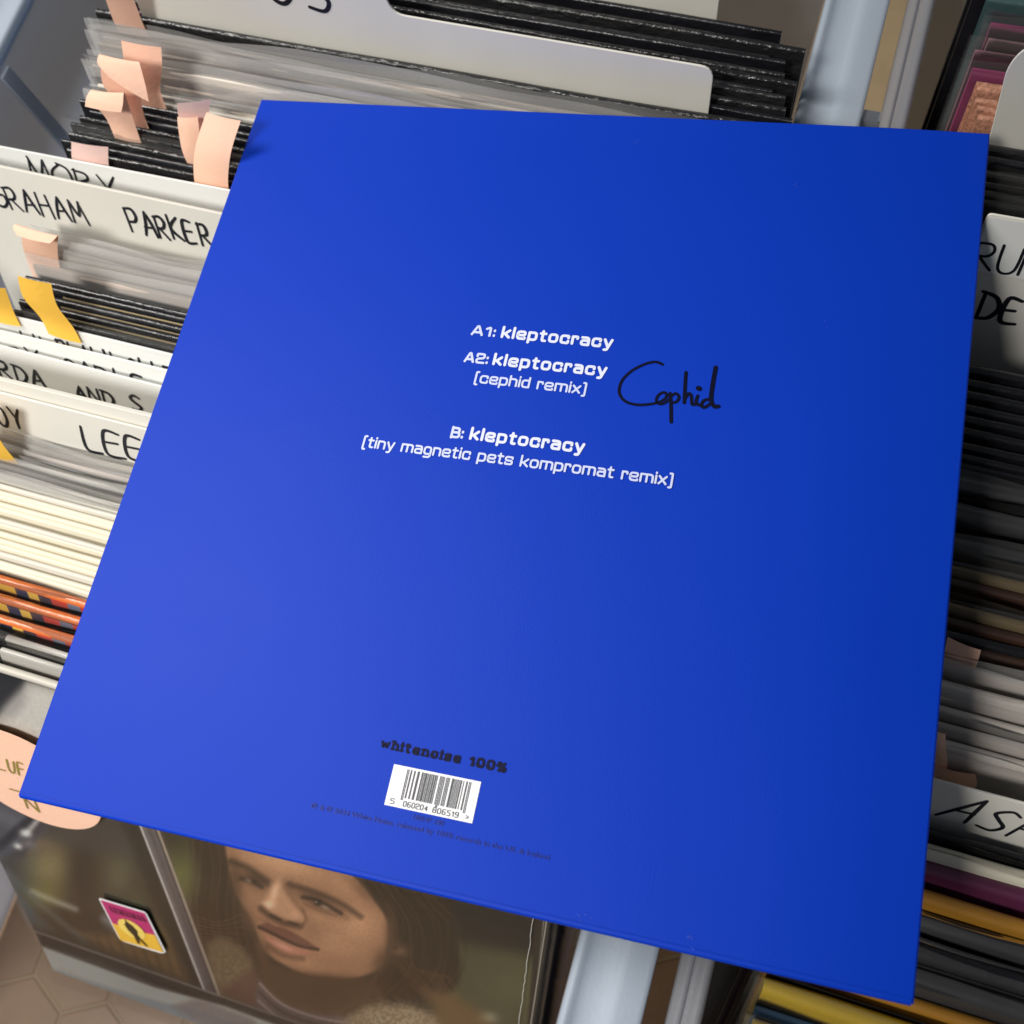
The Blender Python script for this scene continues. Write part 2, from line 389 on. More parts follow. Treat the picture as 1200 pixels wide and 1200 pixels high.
def hand_text(s, u, v, h, adv, slant=0.0, wob=0.05, rise=0.0, narrow=0.85, seed=0):
    rr = random.Random(seed); out = []
    for i, ch in enumerate(s):
        if ch == ' ': continue
        ox = u + i * adv + rr.uniform(-.04, .04) * adv; oy = v + rise * i * adv + rr.uniform(-.05, .05) * h
        sc = h * rr.uniform(.93, 1.07)
        for st in HAND[ch]:
            q = [(ox + (x * narrow + slant * y) * sc + rr.uniform(-wob, wob) * sc * .5, oy + y * sc + rr.uniform(-wob, wob) * sc * .5) for x, y in st]
            out.append(catmull(q, 6))
    return out

# ------------------------------------------------------------------ the floor
fl = mesh('floor', [(-1.6, -1.2, -0.0007), (1.6, -1.2, -0.0007), (1.6, 1.6, -0.0007), (-1.6, 1.6, -0.0007)], [(0, 1, 2, 3)], M['grout'])
tag(fl, 'brown floor of hexagonal tiles with beige joints', None, kind='structure')
HR = 0.0310
def hex_mesh():
    vs, fs = [], []
    for rr, z in ((HR - .0009, -.003), (HR - .0009, -.0006), (HR - .0022, .0)):
        for k in range(6):
            a = R(30 + 60 * k); vs.append((rr * math.cos(a), rr * math.sin(a), z))
    for a in (0, 6):
        fs += [(a + k, a + (k + 1) % 6, a + 6 + (k + 1) % 6, a + 6 + k) for k in range(6)]
    fs.append(tuple(range(12, 18)))
    me = bpy.data.meshes.new('tile'); me.from_pydata(vs, [], fs); me.materials.append(M['tile']); return me
HX = hex_mesh()
ox, oy = -0.358, -0.1837 - HR          # a corner where three tiles meet
for j in range(-6, 20):
    for i in range(-6, 14):
        x = ox + (i + (0.5 if j % 2 else 0)) * HR * math.sqrt(3); y = oy + j * HR * 1.5
        if not (-.60 < x < .10 and -.32 < y < .46): continue
        o = bpy.data.objects.new('tile', HX); link(o, fl); o.location = (x, y, 0)

# ------------------------------------------------------------------ crates
def make_crate(name, x0b, x1b, x0t, x1t, yb, yt, zt, fl_l, fl_r, label, wl, wr, ml='rim'):
    root = empty(name, ((x0b + x1b) / 2, (yb[0] + yb[1]) / 2, 0.0))
    ox, oy = root.location.x, root.location.y
    sh = lambda vs: [(x - ox, y - oy, z) for x, y, z in vs]
    t = .0026
    v, f = boxdata(x0b, x1b, yb[0], yb[1], .0045, .0080); mesh('base', sh(v), f, M['crate_base'], root)
    for s, (xb, xt, m) in enumerate(((x0b, x0t, wl), (x1b, x1t, wr))):
        d = t if s == 0 else -t
        prof = [(xb, .004), (xt, zt), (xt + d, zt), (xb + d, .004)]
        v, f = extrude_profile(prof, yb[0] + .0, yb[1], 'y')
        v = [(x, y + (yt[0] - yb[0] if y < 0 else yt[1] - yb[1]) * ((z - .004) / (zt - .004)), z) for x, y, z in v]
        w = mesh('wall', sh(v), f, m, root)
        # vertical stiffening ribs on the inside
        for ry in ((.277, .13, -.02) if s == 0 else (.30, .05)):
            rp = [(xb + d * 1.02, .01), (xt + d * 1.02, zt - .004), (xt + d * 1.9, zt - .004), (xb + d * 1.9, .01)]
            rv, rf = extrude_profile(rp, ry - .004, ry + .004, 'y'); mesh('rib', sh(rv), rf, M['crate'], w)
    for s in (0, 1):
        y0, y1 = yb[s], yt[s]; d = t if s == 0 else -t
        prof = [(y0, .004), (y1, zt), (y1 + d, zt), (y0 + d, .004)]
        v, f = extrude_profile(prof, x0b + .003, x1b - .003, 'x')
        k = lambda z: (z - .004) / (zt - .004)
        v = [(x + ((x0t - x0b) if x < (x0b + x1b) / 2 else (x1t - x1b)) * k(z), y, z) for x, y, z in v]
        mesh('wall', sh(v), f, M['crate_front' if s == 0 else 'crate_clear'], root)
    # side rims: bead, channel, raised outer ridge and a down-turned lip
    def rim(xe, sgn, wdt, mk):
        p = [(-.002, -.004), (-.0022, .0006), (-.0016, .0020), (-.0004, .0026), (.0008, .0023), (.0020, .0012), (.0036, .0004), (.0055, .0)]
        a = wdt * .46
        p += [(a, 0.0), (a + wdt * .04, .0006), (a + wdt * .10, .0014), (a + wdt * .20, .0016), (a + wdt * .30, .0012), (wdt - .002, .0010), (wdt - .0006, .0007), (wdt, .0), (wdt, -.013), (wdt - .0016, -.013), (wdt - .0016, -.0022), (-.0004, -.0022), (-.0004, -.004)]
        prof = [(xe + sgn * q, zt + .001 + z) for q, z in p]
        if sgn < 0: prof = prof[::-1]
        v, f = extrude_profile(prof, yt[0], yt[1], 'y'); r = mesh('rim', sh(v), f, M[mk], root, True); r.data.set_sharp_from_angle(angle=R(60))
        for ry in (-.062, .05, .17, .335):
            q0, q1 = sorted((xe + sgn * wdt * 1.01, xe + sgn * (wdt + .0075)))
            v, f = boxdata(q0, q1, ry - .0025, ry + .0025, zt - .011, zt - .001); mesh('rib', sh(v), f, M[mk], r)
    rim(x0t, -1, fl_l, ml); rim(x1t, 1, fl_r, 'rim')
    for s in (0, 1):
        y = yt[s]; yy = sorted((y, y + (-.02 if s == 0 else .02)))
        v, f = boxdata(x0t - .002, x1t + .002, yy[0], yy[1], zt - .002, zt + .0016); mesh('rim', sh(v), f, M['rim'], root)
    tag(root, label, 'storage crate'); return root
make_crate('storage_crate', -.392, -.0235, -.4105, -.0125, (-.235, .425), (-.245, .440), .300, .027, .0262,
           'clear plastic crate with slate blue side wall, holding the GRAHAM PARKER card', M['crate_wall'], M['crate_clear'])
make_crate('storage_crate', .0440, .400, .0310, .415, (-.260, .435), (-.270, .450), .300, .0090, .026,
           'clear plastic crate of dark records holding the ASH and RUN cards', M['crate_clear'], M['crate_clear'], 'rim_clear')

# ------------------------------------------------------------------ records
ZB = .010
def body_mesh(w, h, t, m, wob=.0003, seed=0, roundness=.45):
    rr = random.Random(seed); ns = 14
    rt = min(t * roundness, t * .499)
    prof = [(-t / 2, 0.0), (-t / 2, h - rt)]
    for k in range(1, 4):
        a = math.pi * k / 8; prof.append((-t / 2 + rt - rt * math.cos(a), h - rt + rt * math.sin(a)))
    prof.append((-t / 2 + rt, h)); prof.append((t / 2 - rt, h))
    for k in range(1, 4):
        a = math.pi / 2 - math.pi * k / 8; prof.append((t / 2 - rt + rt * math.cos(a), h - rt + rt * math.sin(a)))
    prof += [(t / 2, h - rt), (t / 2, 0.0)]
    n = len(prof); vs, fs = [], []
    ph = [rr.uniform(0, 6.28) for _ in range(4)]
    for i in range(ns + 1):
        s = i / ns; x = w * s
        dy = wob * (math.sin(3.1 * s + ph[0]) + .6 * math.sin(9 * s + ph[1])); dz = wob * .6 * (math.sin(5 * s + ph[2]) + .7 * math.sin(13 * s + ph[3]))
        pin = .86 if i in (0, ns) else 1.0
        for y, z in prof: vs.append((x, y * pin + dy * (z / h), z + (dz if z > h * .5 else 0)))
    for i in range(ns):
        for k in range(n):
            a, b = i * n + k, i * n + (k + 1) % n
            fs.append((a, a + n, b + n, b))
    fs.append(tuple(range(n))); fs.append(tuple(range(ns * n, ns * n + n))[::-1])
    me = bpy.data.meshes.new('sleeve'); me.from_pydata(vs, [], fs); me.materials.append(m)
    for p in me.polygons: p.use_smooth = len(p.vertices) == 4
    me.set_sharp_from_angle(angle=R(45))
    return me
def film_mesh(w, h, t, seed=0, up=.006):
    """clear bag round the sleeve, open and wavy at the top"""
    rr = random.Random(seed); ns = 26; vs, fs = [], []
    for side in (-1, 1):
        ph = [rr.uniform(0, 6.28) for _ in range(5)]; base = len(vs)
        for i in range(ns + 1):
            s = i / ns; x = -.004 + (w + .008) * s
            for k, z in enumerate((0, h * .6, h - .004, h + up * .4, h + up)):
                kk = (0, .2, .5, .9, 1.5)[k]
                y = side * (t / 2 + .0005 + .00025 * kk) + kk * .0007 * (math.sin(11 * s + ph[0]) + math.sin(27 * s + ph[1]) * .5) * (1 if k > 2 else .3)
                if k == 3 or k == 4: y -= side * t * .30 * (k - 2.4)
                zz = z + (.0016 * (math.sin(5 * s + ph[2]) + .5 * math.sin(17 * s + ph[3])) if k > 2 else 0)
                vs.append((x, y, zz))
        for i in range(ns):
            for k in range(4):
                a = base + i * 5 + k; fs.append((a, a + 5, a + 6, a + 1))
    me = bpy.data.meshes.new('plastic_outer'); me.from_pydata(vs, [], fs)
    for p in me.polygons: p.use_smooth = True
    me.materials.append(M['film']); return me
ORD = ['first', 'second', 'third', 'fourth', 'fifth', 'sixth', 'seventh', 'eighth', 'ninth', 'tenth', 'eleventh', 'twelfth', 'thirteenth']
def rec(yt, le, x0, m, t, label, group, h=.325, w=.315, film=False, cat='record', yaw=0.0, name='record_sleeve', L=.325, filmup=.006, mk='film', wob=None):
    """record whose top edge (at height L along its lean) is at yt"""
    a = R(le); yb = yt - L * math.sin(a)
    seed = random.randint(0, 10 ** 6)
    me = body_mesh(w, h, t, M[m], wob=random.uniform(.0002, .0005) if wob is None else wob, seed=seed)
    rot = (-a + R(random.uniform(-.25, .25)), R(random.uniform(-.12, .12)), R(yaw + random.uniform(-.2, .2)))
    loc = (x0, yb, ZB)
    if film:
        root = empty(name, loc, rot)
        link(bpy.data.objects.new('sleeve', me), root)
        fm = film_mesh(w, h, t, seed, filmup); fm.materials[0] = M[mk]
        link(bpy.data.objects.new('plastic_outer', fm), root)
    else:
        root = bpy.data.objects.new(name, me); COL.objects.link(root); root.location = loc; root.rotation_euler = rot
    tag(root, label, cat, group); return root

# --- left crate, from the back to the front
FB = [(0.3489, -0.0283), (0.3428, -0.0174), (0.3364, -0.0318), (0.3338, -0.0242), (0.3274, -0.0228), (0.3246, -0.0168), (0.3199, -0.0266), (0.3173, -0.0199), (0.3119, -0.0187), (0.3086, -0.0155)]
for i, (yt, xr) in enumerate(FB):
    rec(yt, 12, xr - .315, 'black2' if i % 3 else 'black', .0027 if i not in (1, 5) else .0032,
        'shiny black record sleeve, %s black one behind the notched grey divider' % ORD[9 - i], 'black records behind the notched divider', yaw=-.6)
rec(.3053, 12.1, -.02 - .315, 'purple', .0026, 'record with a dark plum spine just behind the notched grey divider', None, h=.322)
rec(.2962, 12.5, -.344, 'black2', .0034, 'single black record in front of the notched grey divider', None, h=.327)
for i, yt in enumerate((.2930, .2895, .2848, .2812, .2780, .2749, .2713, .2678)):
    rec(yt, 12.8 + i * .5, -.341 + random.uniform(-.003, .003), ('taupe', 'taupe2', 'taupe', 'taupe2', 'taupe', 'taupe', 'taupe2', 'offwhite')[i], .0026,
        'taupe record in clear plastic, %s in front of the notched grey divider' % ORD[i], 'taupe records behind the salmon flags', film=True, h=(.322, .322, .322, .321, .319, .318, .3155, .3155)[i], filmup=(.006, .006, .006, .005, .004, .003, .002, .002)[i], mk='film_milky')
for i, yt in enumerate((.2618, .2586, .2554, .2522, .2486, .2445, .2396, .2361, .2326)):
    rec(yt, 17.0 + i * .46, (-.340, -.343, -.337, -.341, -.344, -.339, -.342, -.345, -.340)[i], 'black' if i in (0, 1, 2, 7) else 'black2', .0027,
        'glossy black record sleeve, %s behind the MOBY card' % ORD[8 - i], 'black records behind the MOBY card', film=(i in (4, 5)), filmup=.002, h=.3195 if i < 6 else .323)
for i, yt in enumerate((.1873, .1832, .1780)):
    rec(yt, 24.4 + .2 * i, -.338, ('taupe', 'taupe2', 'taupe')[i], .0030, 'taupe record in clear plastic, %s in front of the GRAHAM PARKER card' % ORD[i], 'taupe records before the GRAHAM PARKER card', film=True, mk='film_milky', h=.322, filmup=.008)
for i, yt in enumerate((.1684, .1640, .1596, .1552, .1506)):
    r = rec(yt, 25.1 + .15 * i, -.337, 'black', .0031, 'black record with a thin pale edge line, %s behind the PLAIN card' % ORD[4 - i], 'black gilt edged records', wob=.00005)
    v, f = boxdata(.02, .312, -.00172, -.00160, .3212, .3221)
    mesh('edge_line', v, f, M['gilt'], r)
rec(.1468 + .0036, 25.8, -.337, 'grey_black', .0018, 'charcoal record in clear plastic behind the PLAIN card', None, film=True, filmup=.004)
for i, yt in enumerate((.0927, .0890, .0853, .0816, .0783, .0751)):
    rec(yt, 27.7 + .08 * i, -.337, ('taupe2', 'taupe', 'offwhite', 'taupe2', 'offwhite', 'cream')[i], .0026, 'pale grey record in clear plastic, %s in front of the LEE card' % ORD[i],
        'pale grey records before the LEE card', film=True, mk='film_milky', filmup=.005, h=.323)
NC = 13
for i in range(NC):
    yt = .0719 - (.0719 - .0375) * i / (NC - 1) + random.uniform(-.0002, .0002)
    rec(yt, 28.2 + .08 * i, -.337, 'cream' if i % 5 else 'offwhite', .00225, 'cream record sleeve, %s behind the orange records' % ORD[12 - i], 'cream records behind the orange records')
for i, yt in enumerate((.0325, .0249, .0170)):
    r = rec(yt, 29.2 + .2 * i, -.337, 'orange', .0040, 'orange record with colour block print on its front, %s behind the portrait records' % ORD[2 - i], 'three orange records', film=True, filmup=.002)
    v, f = boxdata(0.0, .315, -.00225, -.00205, .02, .3228)
    mesh('printed_front', v, f, M['org_print'], r)

# the picture-cover records: two copies behind, one facing out in front
def pic_root(yt, zt, le):
    a = R(le); o = empty('picture_record', (-.3335, yt - .325 * math.sin(a), zt - .325 * math.cos(a)), (-a, 0, 0)); return o
for i, (yt, le) in enumerate(((.0100, 30.6), (.0040, 31.3))):
    r = pic_root(yt, .2915, le)
    link(bpy.data.objects.new('sleeve', body_mesh(.302, .325, .0032, M['cov_top'], .0002, 50 + i)), r)
    fm = film_mesh(.302, .325, .0042, 60 + i, .003); link(bpy.data.objects.new('plastic_outer', fm), r)
    tag(r, 'grey and black topped record in plastic, %s behind the portrait cover' % ORD[1 - i], 'record', 'spare copies of the portrait record')

pic = pic_root(-.0028, .2915, 32.0)
link(bpy.data.objects.new('sleeve', body_mesh(.302, .313, .0040, M['offwhite'], .0, 71)), pic)
pic.children[0].location = (0, 0, .012)
tag(pic, 'record whose cover shows a face through a car window', 'record')

# ---- the printed cover: colours on a fine grid over the front of the sleeve
HM = np.array([[1760.3693, -532.6326, 660.7237], [305.8146, -2167.2659, 1369.6402], [-0.3092, -1.0728, 1.0]])  # cover metres -> drawing units
nu, nv = 560, 470
us = np.linspace(0.0006, .3014, nu); vv = np.concatenate([np.linspace(.0126, .245, nv - 60), np.linspace(.246, .3235, 60)])
U, V = np.meshgrid(us, vv)
den = HM[2, 0] * (U - .3335) + HM[2, 1] * V + HM[2, 2]
PX = (HM[0, 0] * (U - .3335) + HM[0, 1] * V + HM[0, 2]) / den
PY = (HM[1, 0] * (U - .3335) + HM[1, 1] * V + HM[1, 2]) / den
IMG = np.zeros(U.shape + (3,)); IMG[:] = (54, 47, 40)
def vnoise(scale, seed, ax=1.0, ay=1.0):
    g = np.random.default_rng(seed).random((64, 64)); x = (PX * ax / scale) % 63; y = (PY * ay / scale) % 63
    x0 = np.floor(x).astype(int); y0 = np.floor(y).astype(int); fx = x - x0; fy = y - y0
    fx = fx * fx * (3 - 2 * fx); fy = fy * fy * (3 - 2 * fy)
    return (g[y0, x0] * (1 - fx) + g[y0, x0 + 1] * fx) * (1 - fy) + (g[y0 + 1, x0] * (1 - fx) + g[y0 + 1, x0 + 1] * fx) * fy
def over(a, c):
    IMG[:] = IMG * (1 - a[..., None]) + np.array(c, float) * a[..., None]
def segd(p, q, w0=None, w1=None):
    p = np.array(p, float); q = np.array(q, float); d = q - p; L2 = max(d @ d, 1e-9)
    t = np.clip(((PX - p[0]) * d[0] + (PY - p[1]) * d[1]) / L2, 0, 1)
    return np.hypot(PX - p[0] - t * d[0], PY - p[1] - t * d[1]), t
def pline(pts, w, c, soft=1.5, al=1.0):
    D = np.full(PX.shape, 1e9)
    pts = catmull(pts, 4) if len(pts) > 2 else pts
    for i in range(len(pts) - 1): D = np.minimum(D, segd(pts[i], pts[i + 1])[0])
    over(al * np.clip(.5 - (D - w / 2) / soft, 0, 1), c)
def poly(pts, c, soft=3.0, al=1.0, smooth=True):
    P = [np.array(p, float) for p in pts]
    if smooth: P = catmull(P + [P[0]], 4)[:-1]
    ins = np.zeros(PX.shape, bool); D = np.full(PX.shape, 1e9)
    for i in range(len(P)):
        a, b = P[i], P[(i + 1) % len(P)]
        D = np.minimum(D, segd(a, b)[0])
        if abs(b[1] - a[1]) > 1e-9:
            cr = ((a[1] > PY) != (b[1] > PY)) & (PX < (b[0] - a[0]) * (PY - a[1]) / (b[1] - a[1]) + a[0]); ins ^= cr
    sd = np.where(ins, -D, D); t = np.clip(.5 - sd / (2 * soft), 0, 1)
    over(al * t * t * (3 - 2 * t), c)
def blob(x, y, rx, ry, c, al=1.0, rot=0.0):
    a = R(rot); dx = PX - x; dy = PY - y
    u = (dx * math.cos(a) + dy * math.sin(a)) / rx; v = (-dx * math.sin(a) + dy * math.cos(a)) / ry
    over(al * np.exp(-(u * u + v * v) * 1.2), c)
# left window: blurred greenery behind glass
poly([(-260, 880), (190, 960), (260, 1170), (-20, 1090)], (58, 52, 45), 6)
blob(55, 1018, 34, 34, (122, 112, 76)); blob(48, 1050, 26, 18, (112, 108, 58), .9); blob(40, 985, 30, 18, (116, 98, 76), .8)
blob(96, 1020, 17, 60, (44, 38, 37), .95); blob(138, 1025, 20, 36, (86, 84, 62), .95); blob(160, 1060, 14, 22, (74, 78, 52), .7)
blob(96, 1085, 30, 14, (46, 38, 35), .9); blob(75, 1078, 26, 10, (50, 44, 38), .8)
pline([(36, 1046), (60, 1056), (88, 1067)], 5, (165, 160, 148), 7, .8); pline([(122, 1078), (134, 1088)], 9, (150, 152, 160), 9, .6)
poly([(86, 1092), (112, 1096), (132, 1096), (170, 1078), (205, 1096), (240, 1146), (215, 1150), (160, 1128), (118, 1112)], (104, 80, 50), 7, .9)
for k in range(9):
    x = 112 + k * 13; pline([(x, 1098 + k * 1.2), (x + 6, 1112 + k * 2.2), (x + 12, 1124 + k * 3)], 3.2, (62, 46, 30), 4, .55)
# roof, mirror and metal at the top left
poly([(-330, 770), (330, 1000), (140, 1005), (-40, 948), (-260, 860)], (62, 58, 58), 10, .9)
poly([(-330, 700), (700, 1000), (700, 1040), (300, 960), (-40, 905), (-330, 830)], (196, 192, 184), 10)
poly([(-330, 690), (-20, 775), (30, 800), (-20, 850), (-330, 830)], (30, 28, 30), 9, .95)
poly([(30, 800), (120, 830), (90, 900), (-10, 860)], (176, 172, 166), 8, .8)
poly([(-120, 900), (10, 918), (64, 942), (10, 1005), (-160, 1000)], (74, 72, 78), 6)
pline([(-40, 940), (20, 966)], 16, (96, 94, 100), 12, .8); pline([(-10, 1000), (38, 958)], 9, (38, 32, 34), 7)
pline([(60, 945), (22, 1000)], 13, (66, 58, 60), 6); pline([(58, 944), (32, 976)], 6, (150, 146, 142), 5)
blob(29, 978, 8, 5, (205, 204, 200), 1, 20); blob(33, 990, 9, 6, (108, 104, 104), 1, 20); blob(20, 993, 6, 4, (196, 194, 190), 1, 20)
# lower glass reflection
pline([(8, 1024), (50, 1064), (98, 1104)], 5, (92, 98, 98), 7, .7); poly([(4, 1020), (26, 1055), (60, 1090), (30, 1082)], (84, 94, 100), 6, .55)
# right window
poly([(176, 966), (700, 1100), (700, 1330), (258, 1172)], (47, 40, 35), 2, 1, False)
blob(212, 1030, 26, 42, (96, 98, 52), .95); blob(200, 1075, 16, 30, (70, 68, 42), .8)
poly([(520, 1112), (560, 1110), (640, 1140), (640, 1320), (520, 1300), (505, 1200)], (84, 82, 58), 16, .95); blob(600, 1160, 40, 26, (96, 92, 66), .6)
blob(570, 1195, 14, 8, (170, 166, 150), .7); poly([(470, 1040), (640, 1080), (640, 1118), (560, 1100), (500, 1080)], (44, 39, 38), 12, .9)
# hair, left
poly([(212, 960), (292, 985), (272, 1018), (276, 1050), (296, 1098), (300, 1140), (262, 1172), (232, 1150), (226, 1080), (236, 1030)], (50, 39, 31), 7)
for k in range(26):
    x = 218 + k * 2.8; s = rng.uniform(-6, 6)
    pline([(x, 975), (x + 4 + s, 1020), (x + s, 1070), (x + 10 + s, 1120)], 1.2, [(112, 84, 60), (44, 33, 27), (84, 63, 47)][k % 3], 2, .4)
for k in range(7): pline([(226, 1074 + k * 5), (256, 1082 + k * 4), (284, 1072 + k * 8)], 1.2, (132, 100, 68), 1.6, .45)
# coat collar, left
poly([(240, 1108), (262, 1100), (292, 1122), (300, 1150), (312, 1190), (262, 1176), (246, 1150)], (104, 86, 64), 7)
a = vnoise(3.2, 5); over(.5 * (a > .55) * np.exp(-((PX - 268) / 26) ** 2 - ((PY - 1136) / 24) ** 2), (132, 112, 84))
poly([(262, 1160), (300, 1140), (318, 1200), (270, 1190)], (96, 66, 56), 7, .9)
# neck and shirt
poly([(298, 1100), (330, 1135), (440, 1150), (452, 1180), (440, 1230), (330, 1220), (306, 1165)], (82, 60, 42), 8)
blob(372, 1165, 46, 16, (70, 52, 36), .8)
poly([(302, 1148), (322, 1172), (360, 1188), (420, 1200), (420, 1260), (330, 1230), (300, 1190)], (92, 78, 78), 4)
for k in range(5): pline([(304 - k * 1, 1154 + k * 10), (330, 1178 + k * 9), (372, 1194 + k * 8), (420, 1202 + k * 8)], 2.6, (150, 134, 132) if k % 2 == 0 else (58, 44, 44), 2.4, .8)
# hair, right, behind the cheek
poly([(384, 1002), (430, 1020), (520, 1050), (532, 1100), (540, 1130), (532, 1160), (506, 1172), (462, 1172), (440, 1152), (450, 1126), (457, 1098), (452, 1072), (432, 1050), (412, 1026)], (52, 40, 32), 6)
for k in range(34):
    x = 396 + k * 3.0 + rng.uniform(-4, 4); s = rng.uniform(-13, 13); c = [(112, 84, 60), (44, 33, 27), (86, 65, 48), (132, 100, 72)][k % 4]
    pline([(x, 1010 + k * .8), (x + 24 + s, 1046 + k * .6), (x + 42 + s, 1086), (x + 40 + s * 1.6, 1130 + s), (x + 26 - s * .8, 1160 + s)], rng.uniform(.8, 2.2), c, 2.6, rng.uniform(.12, .4))
# face
poly([(262, 985), (330, 990), (395, 1012), (413, 1028), (433, 1052), (451, 1076), (455, 1098), (448, 1126), (436, 1141), (404, 1149), (364, 1145), (332, 1132), (311, 1117), (301, 1098), (291, 1076), (278, 1052), (268, 1020)], (152, 111, 83), 2.8)
# broad light and shade
blob(330, 1012, 52, 15, (186, 143, 110), .9, 14); blob(402, 1038, 20, 11, (172, 129, 98), .6, 34)
blob(418, 1084, 26, 22, (184, 139, 106), .85, 20); blob(392, 1108, 30, 18, (172, 128, 97), .7, 20); blob(300, 1062, 10, 14, (150, 109, 82), .8, 10)
blob(356, 1130, 26, 8, (166, 122, 92), .75, 18)
blob(276, 1034, 9, 30, (88, 62, 46), .85, -8); blob(291, 1082, 8, 20, (98, 70, 52), .85, -22); blob(308, 1112, 9, 12, (104, 74, 55), .8, -40)
blob(388, 1150, 66, 7, (78, 55, 40), .95, 6); blob(446, 1128, 11, 20, (98, 70, 51), .85, 24); blob(457, 1096, 7, 30, (94, 67, 50), .85)
blob(424, 1046, 24, 7, (108, 78, 58), .6, 44); blob(366, 1092, 16, 7, (136, 98, 73), .6, 40); blob(400, 1128, 26, 8, (150, 109, 82), .5, 10)
# eye sockets, brows, eyes
blob(297, 1033, 20, 8, (70, 49, 38), .9, 26); blob(371, 1057, 27, 9, (80, 56, 43), .9, 25); blob(336, 1042, 9, 9, (106, 76, 58), .75, 20); blob(402, 1074, 10, 5, (120, 86, 65), .6, 25)
pline([(270, 1011), (288, 1018), (304, 1029), (316, 1038)], 6.5, (58, 43, 34), 7, .8)
pline([(338, 1038), (356, 1043), (376, 1050), (400, 1061), (422, 1076)], 5.4, (66, 48, 38), 6, .8)
pline([(281, 1031), (294, 1034), (306, 1041)], 3.4, (38, 28, 24), 4, .9); blob(291, 1033.5, 5.5, 2.4, (138, 122, 110), .75, 22); blob(297, 1035, 3.2, 2.8, (34, 28, 26), .9)
pline([(354, 1053), (368, 1055), (384, 1063), (399, 1072)], 3.6, (38, 28, 24), 4, .9); blob(380, 1064.5, 7, 2.4, (146, 126, 110), .8, 26); blob(372, 1060, 4.2, 3.4, (32, 28, 27), .95); blob(370, 1058.6, 1.2, 1, (190, 180, 170), .8)
pline([(355, 1060), (372, 1068), (394, 1075)], 1.8, (110, 78, 60), 3, .7); blob(374, 1077, 20, 4, (168, 124, 94), .7, 24); pline([(350, 1048), (374, 1054), (400, 1068)], 2, (112, 80, 61), 3, .6)
blob(290, 1044, 10, 3, (140, 101, 76), .6, 24)
# nose
poly([(317, 1036), (331, 1038), (342, 1056), (353, 1069), (354, 1081), (338, 1080), (318, 1073), (306, 1064), (310, 1055)], (174, 131, 101), 5, .9)
pline([(333, 1041), (343, 1056), (353, 1068)], 5, (116, 82, 62), 6, .7)
blob(321, 1048, 5, 15, (210, 168, 136), .85, 16); blob(314, 1061, 7, 5.5, (216, 176, 144), .9, 20); blob(345, 1073, 6, 5, (186, 142, 110), .8)
pline([(305, 1066), (316, 1075), (332, 1083), (351, 1087)], 6, (70, 47, 36), 6, .9); pline([(316, 1074), (327, 1079)], 3, (40, 26, 21), 3, .9); pline([(338, 1082), (347, 1085)], 2.6, (48, 31, 25), 3, .8)
pline([(354, 1068), (358, 1078), (353, 1087)], 2.4, (104, 72, 54), 4, .8); blob(310, 1081, 9, 3, (128, 91, 69), .8, 26); blob(364, 1098, 5, 10, (150, 109, 82), .4, -30)
# mouth
poly([(301, 1086), (313, 1083), (323, 1087), (330, 1088), (348, 1097), (373, 1114), (352, 1109), (330, 1101), (312, 1093)], (112, 72, 59), 2.2)
pline([(303, 1088), (318, 1095), (336, 1104), (354, 1111), (372, 1114)], 3.4, (46, 28, 25), 2.6, .95)
poly([(309, 1096), (322, 1102), (340, 1110), (364, 1116), (352, 1121), (332, 1117), (316, 1107)], (168, 112, 92), 2.4, .95); blob(332, 1111, 13, 2.8, (204, 148, 126), .7, 24)
pline([(314, 1110), (332, 1121), (354, 1125)], 4.5, (96, 67, 51), 6, .75)
over(.16 * (vnoise(1.1, 9) > .70) * np.exp(-((PX - 395) / 50) ** 2 - ((PY - 1088) / 30) ** 2), (112, 74, 54))
# pale strands and ear
blob(468, 1116, 12, 8, (116, 84, 62), .85, 20); blob(462, 1112, 4, 3, (72, 50, 38), .9)
for k in range(26):
    s = rng.uniform(-4, 4); pline([(462 + k * 2.2, 1128 + k * .6 + s), (478 + k * 2.0 + s, 1150), (500 + k * 1.6, 1176 + s)], 1.3, [(196, 138, 84), (128, 90, 58), (66, 48, 34)][k % 3], 2.4, .18)
# collar and shoulder, right
poly([(404, 1196), (428, 1182), (470, 1178), (500, 1188), (520, 1210), (560, 1330), (420, 1290)], (138, 118, 94), 7)
a = vnoise(2.6, 15); over(.65 * (a > .5) * np.exp(-((PX - 460) / 50) ** 2 - ((PY - 1205) / 26) ** 2), (186, 168, 140))
poly([(496, 1162), (530, 1168), (580, 1206), (640, 1300), (560, 1300), (520, 1212)], (118, 90, 60), 12, .85)
# pillars of the car window
poly([(136, 950), (160, 958), (246, 1166), (226, 1160), (180, 1060)], (40, 36, 35), 6, .95, False)
poly([(156, 950), (179, 956), (259, 1172), (240, 1168)], (100, 93, 95), 1.6, 1, False)
pline([(156, 950), (241, 1168)], 2.2, (196, 188, 184), 1.6, .9); pline([(167, 955), (250, 1170)], 6, (78, 70, 72), 5, .7); pline([(178, 957), (258, 1172)], 2.2, (168, 150, 130), 1.6, .85); pline([(175, 957), (254, 1172)], 1.6, (48, 42, 42), 1.4, .8)
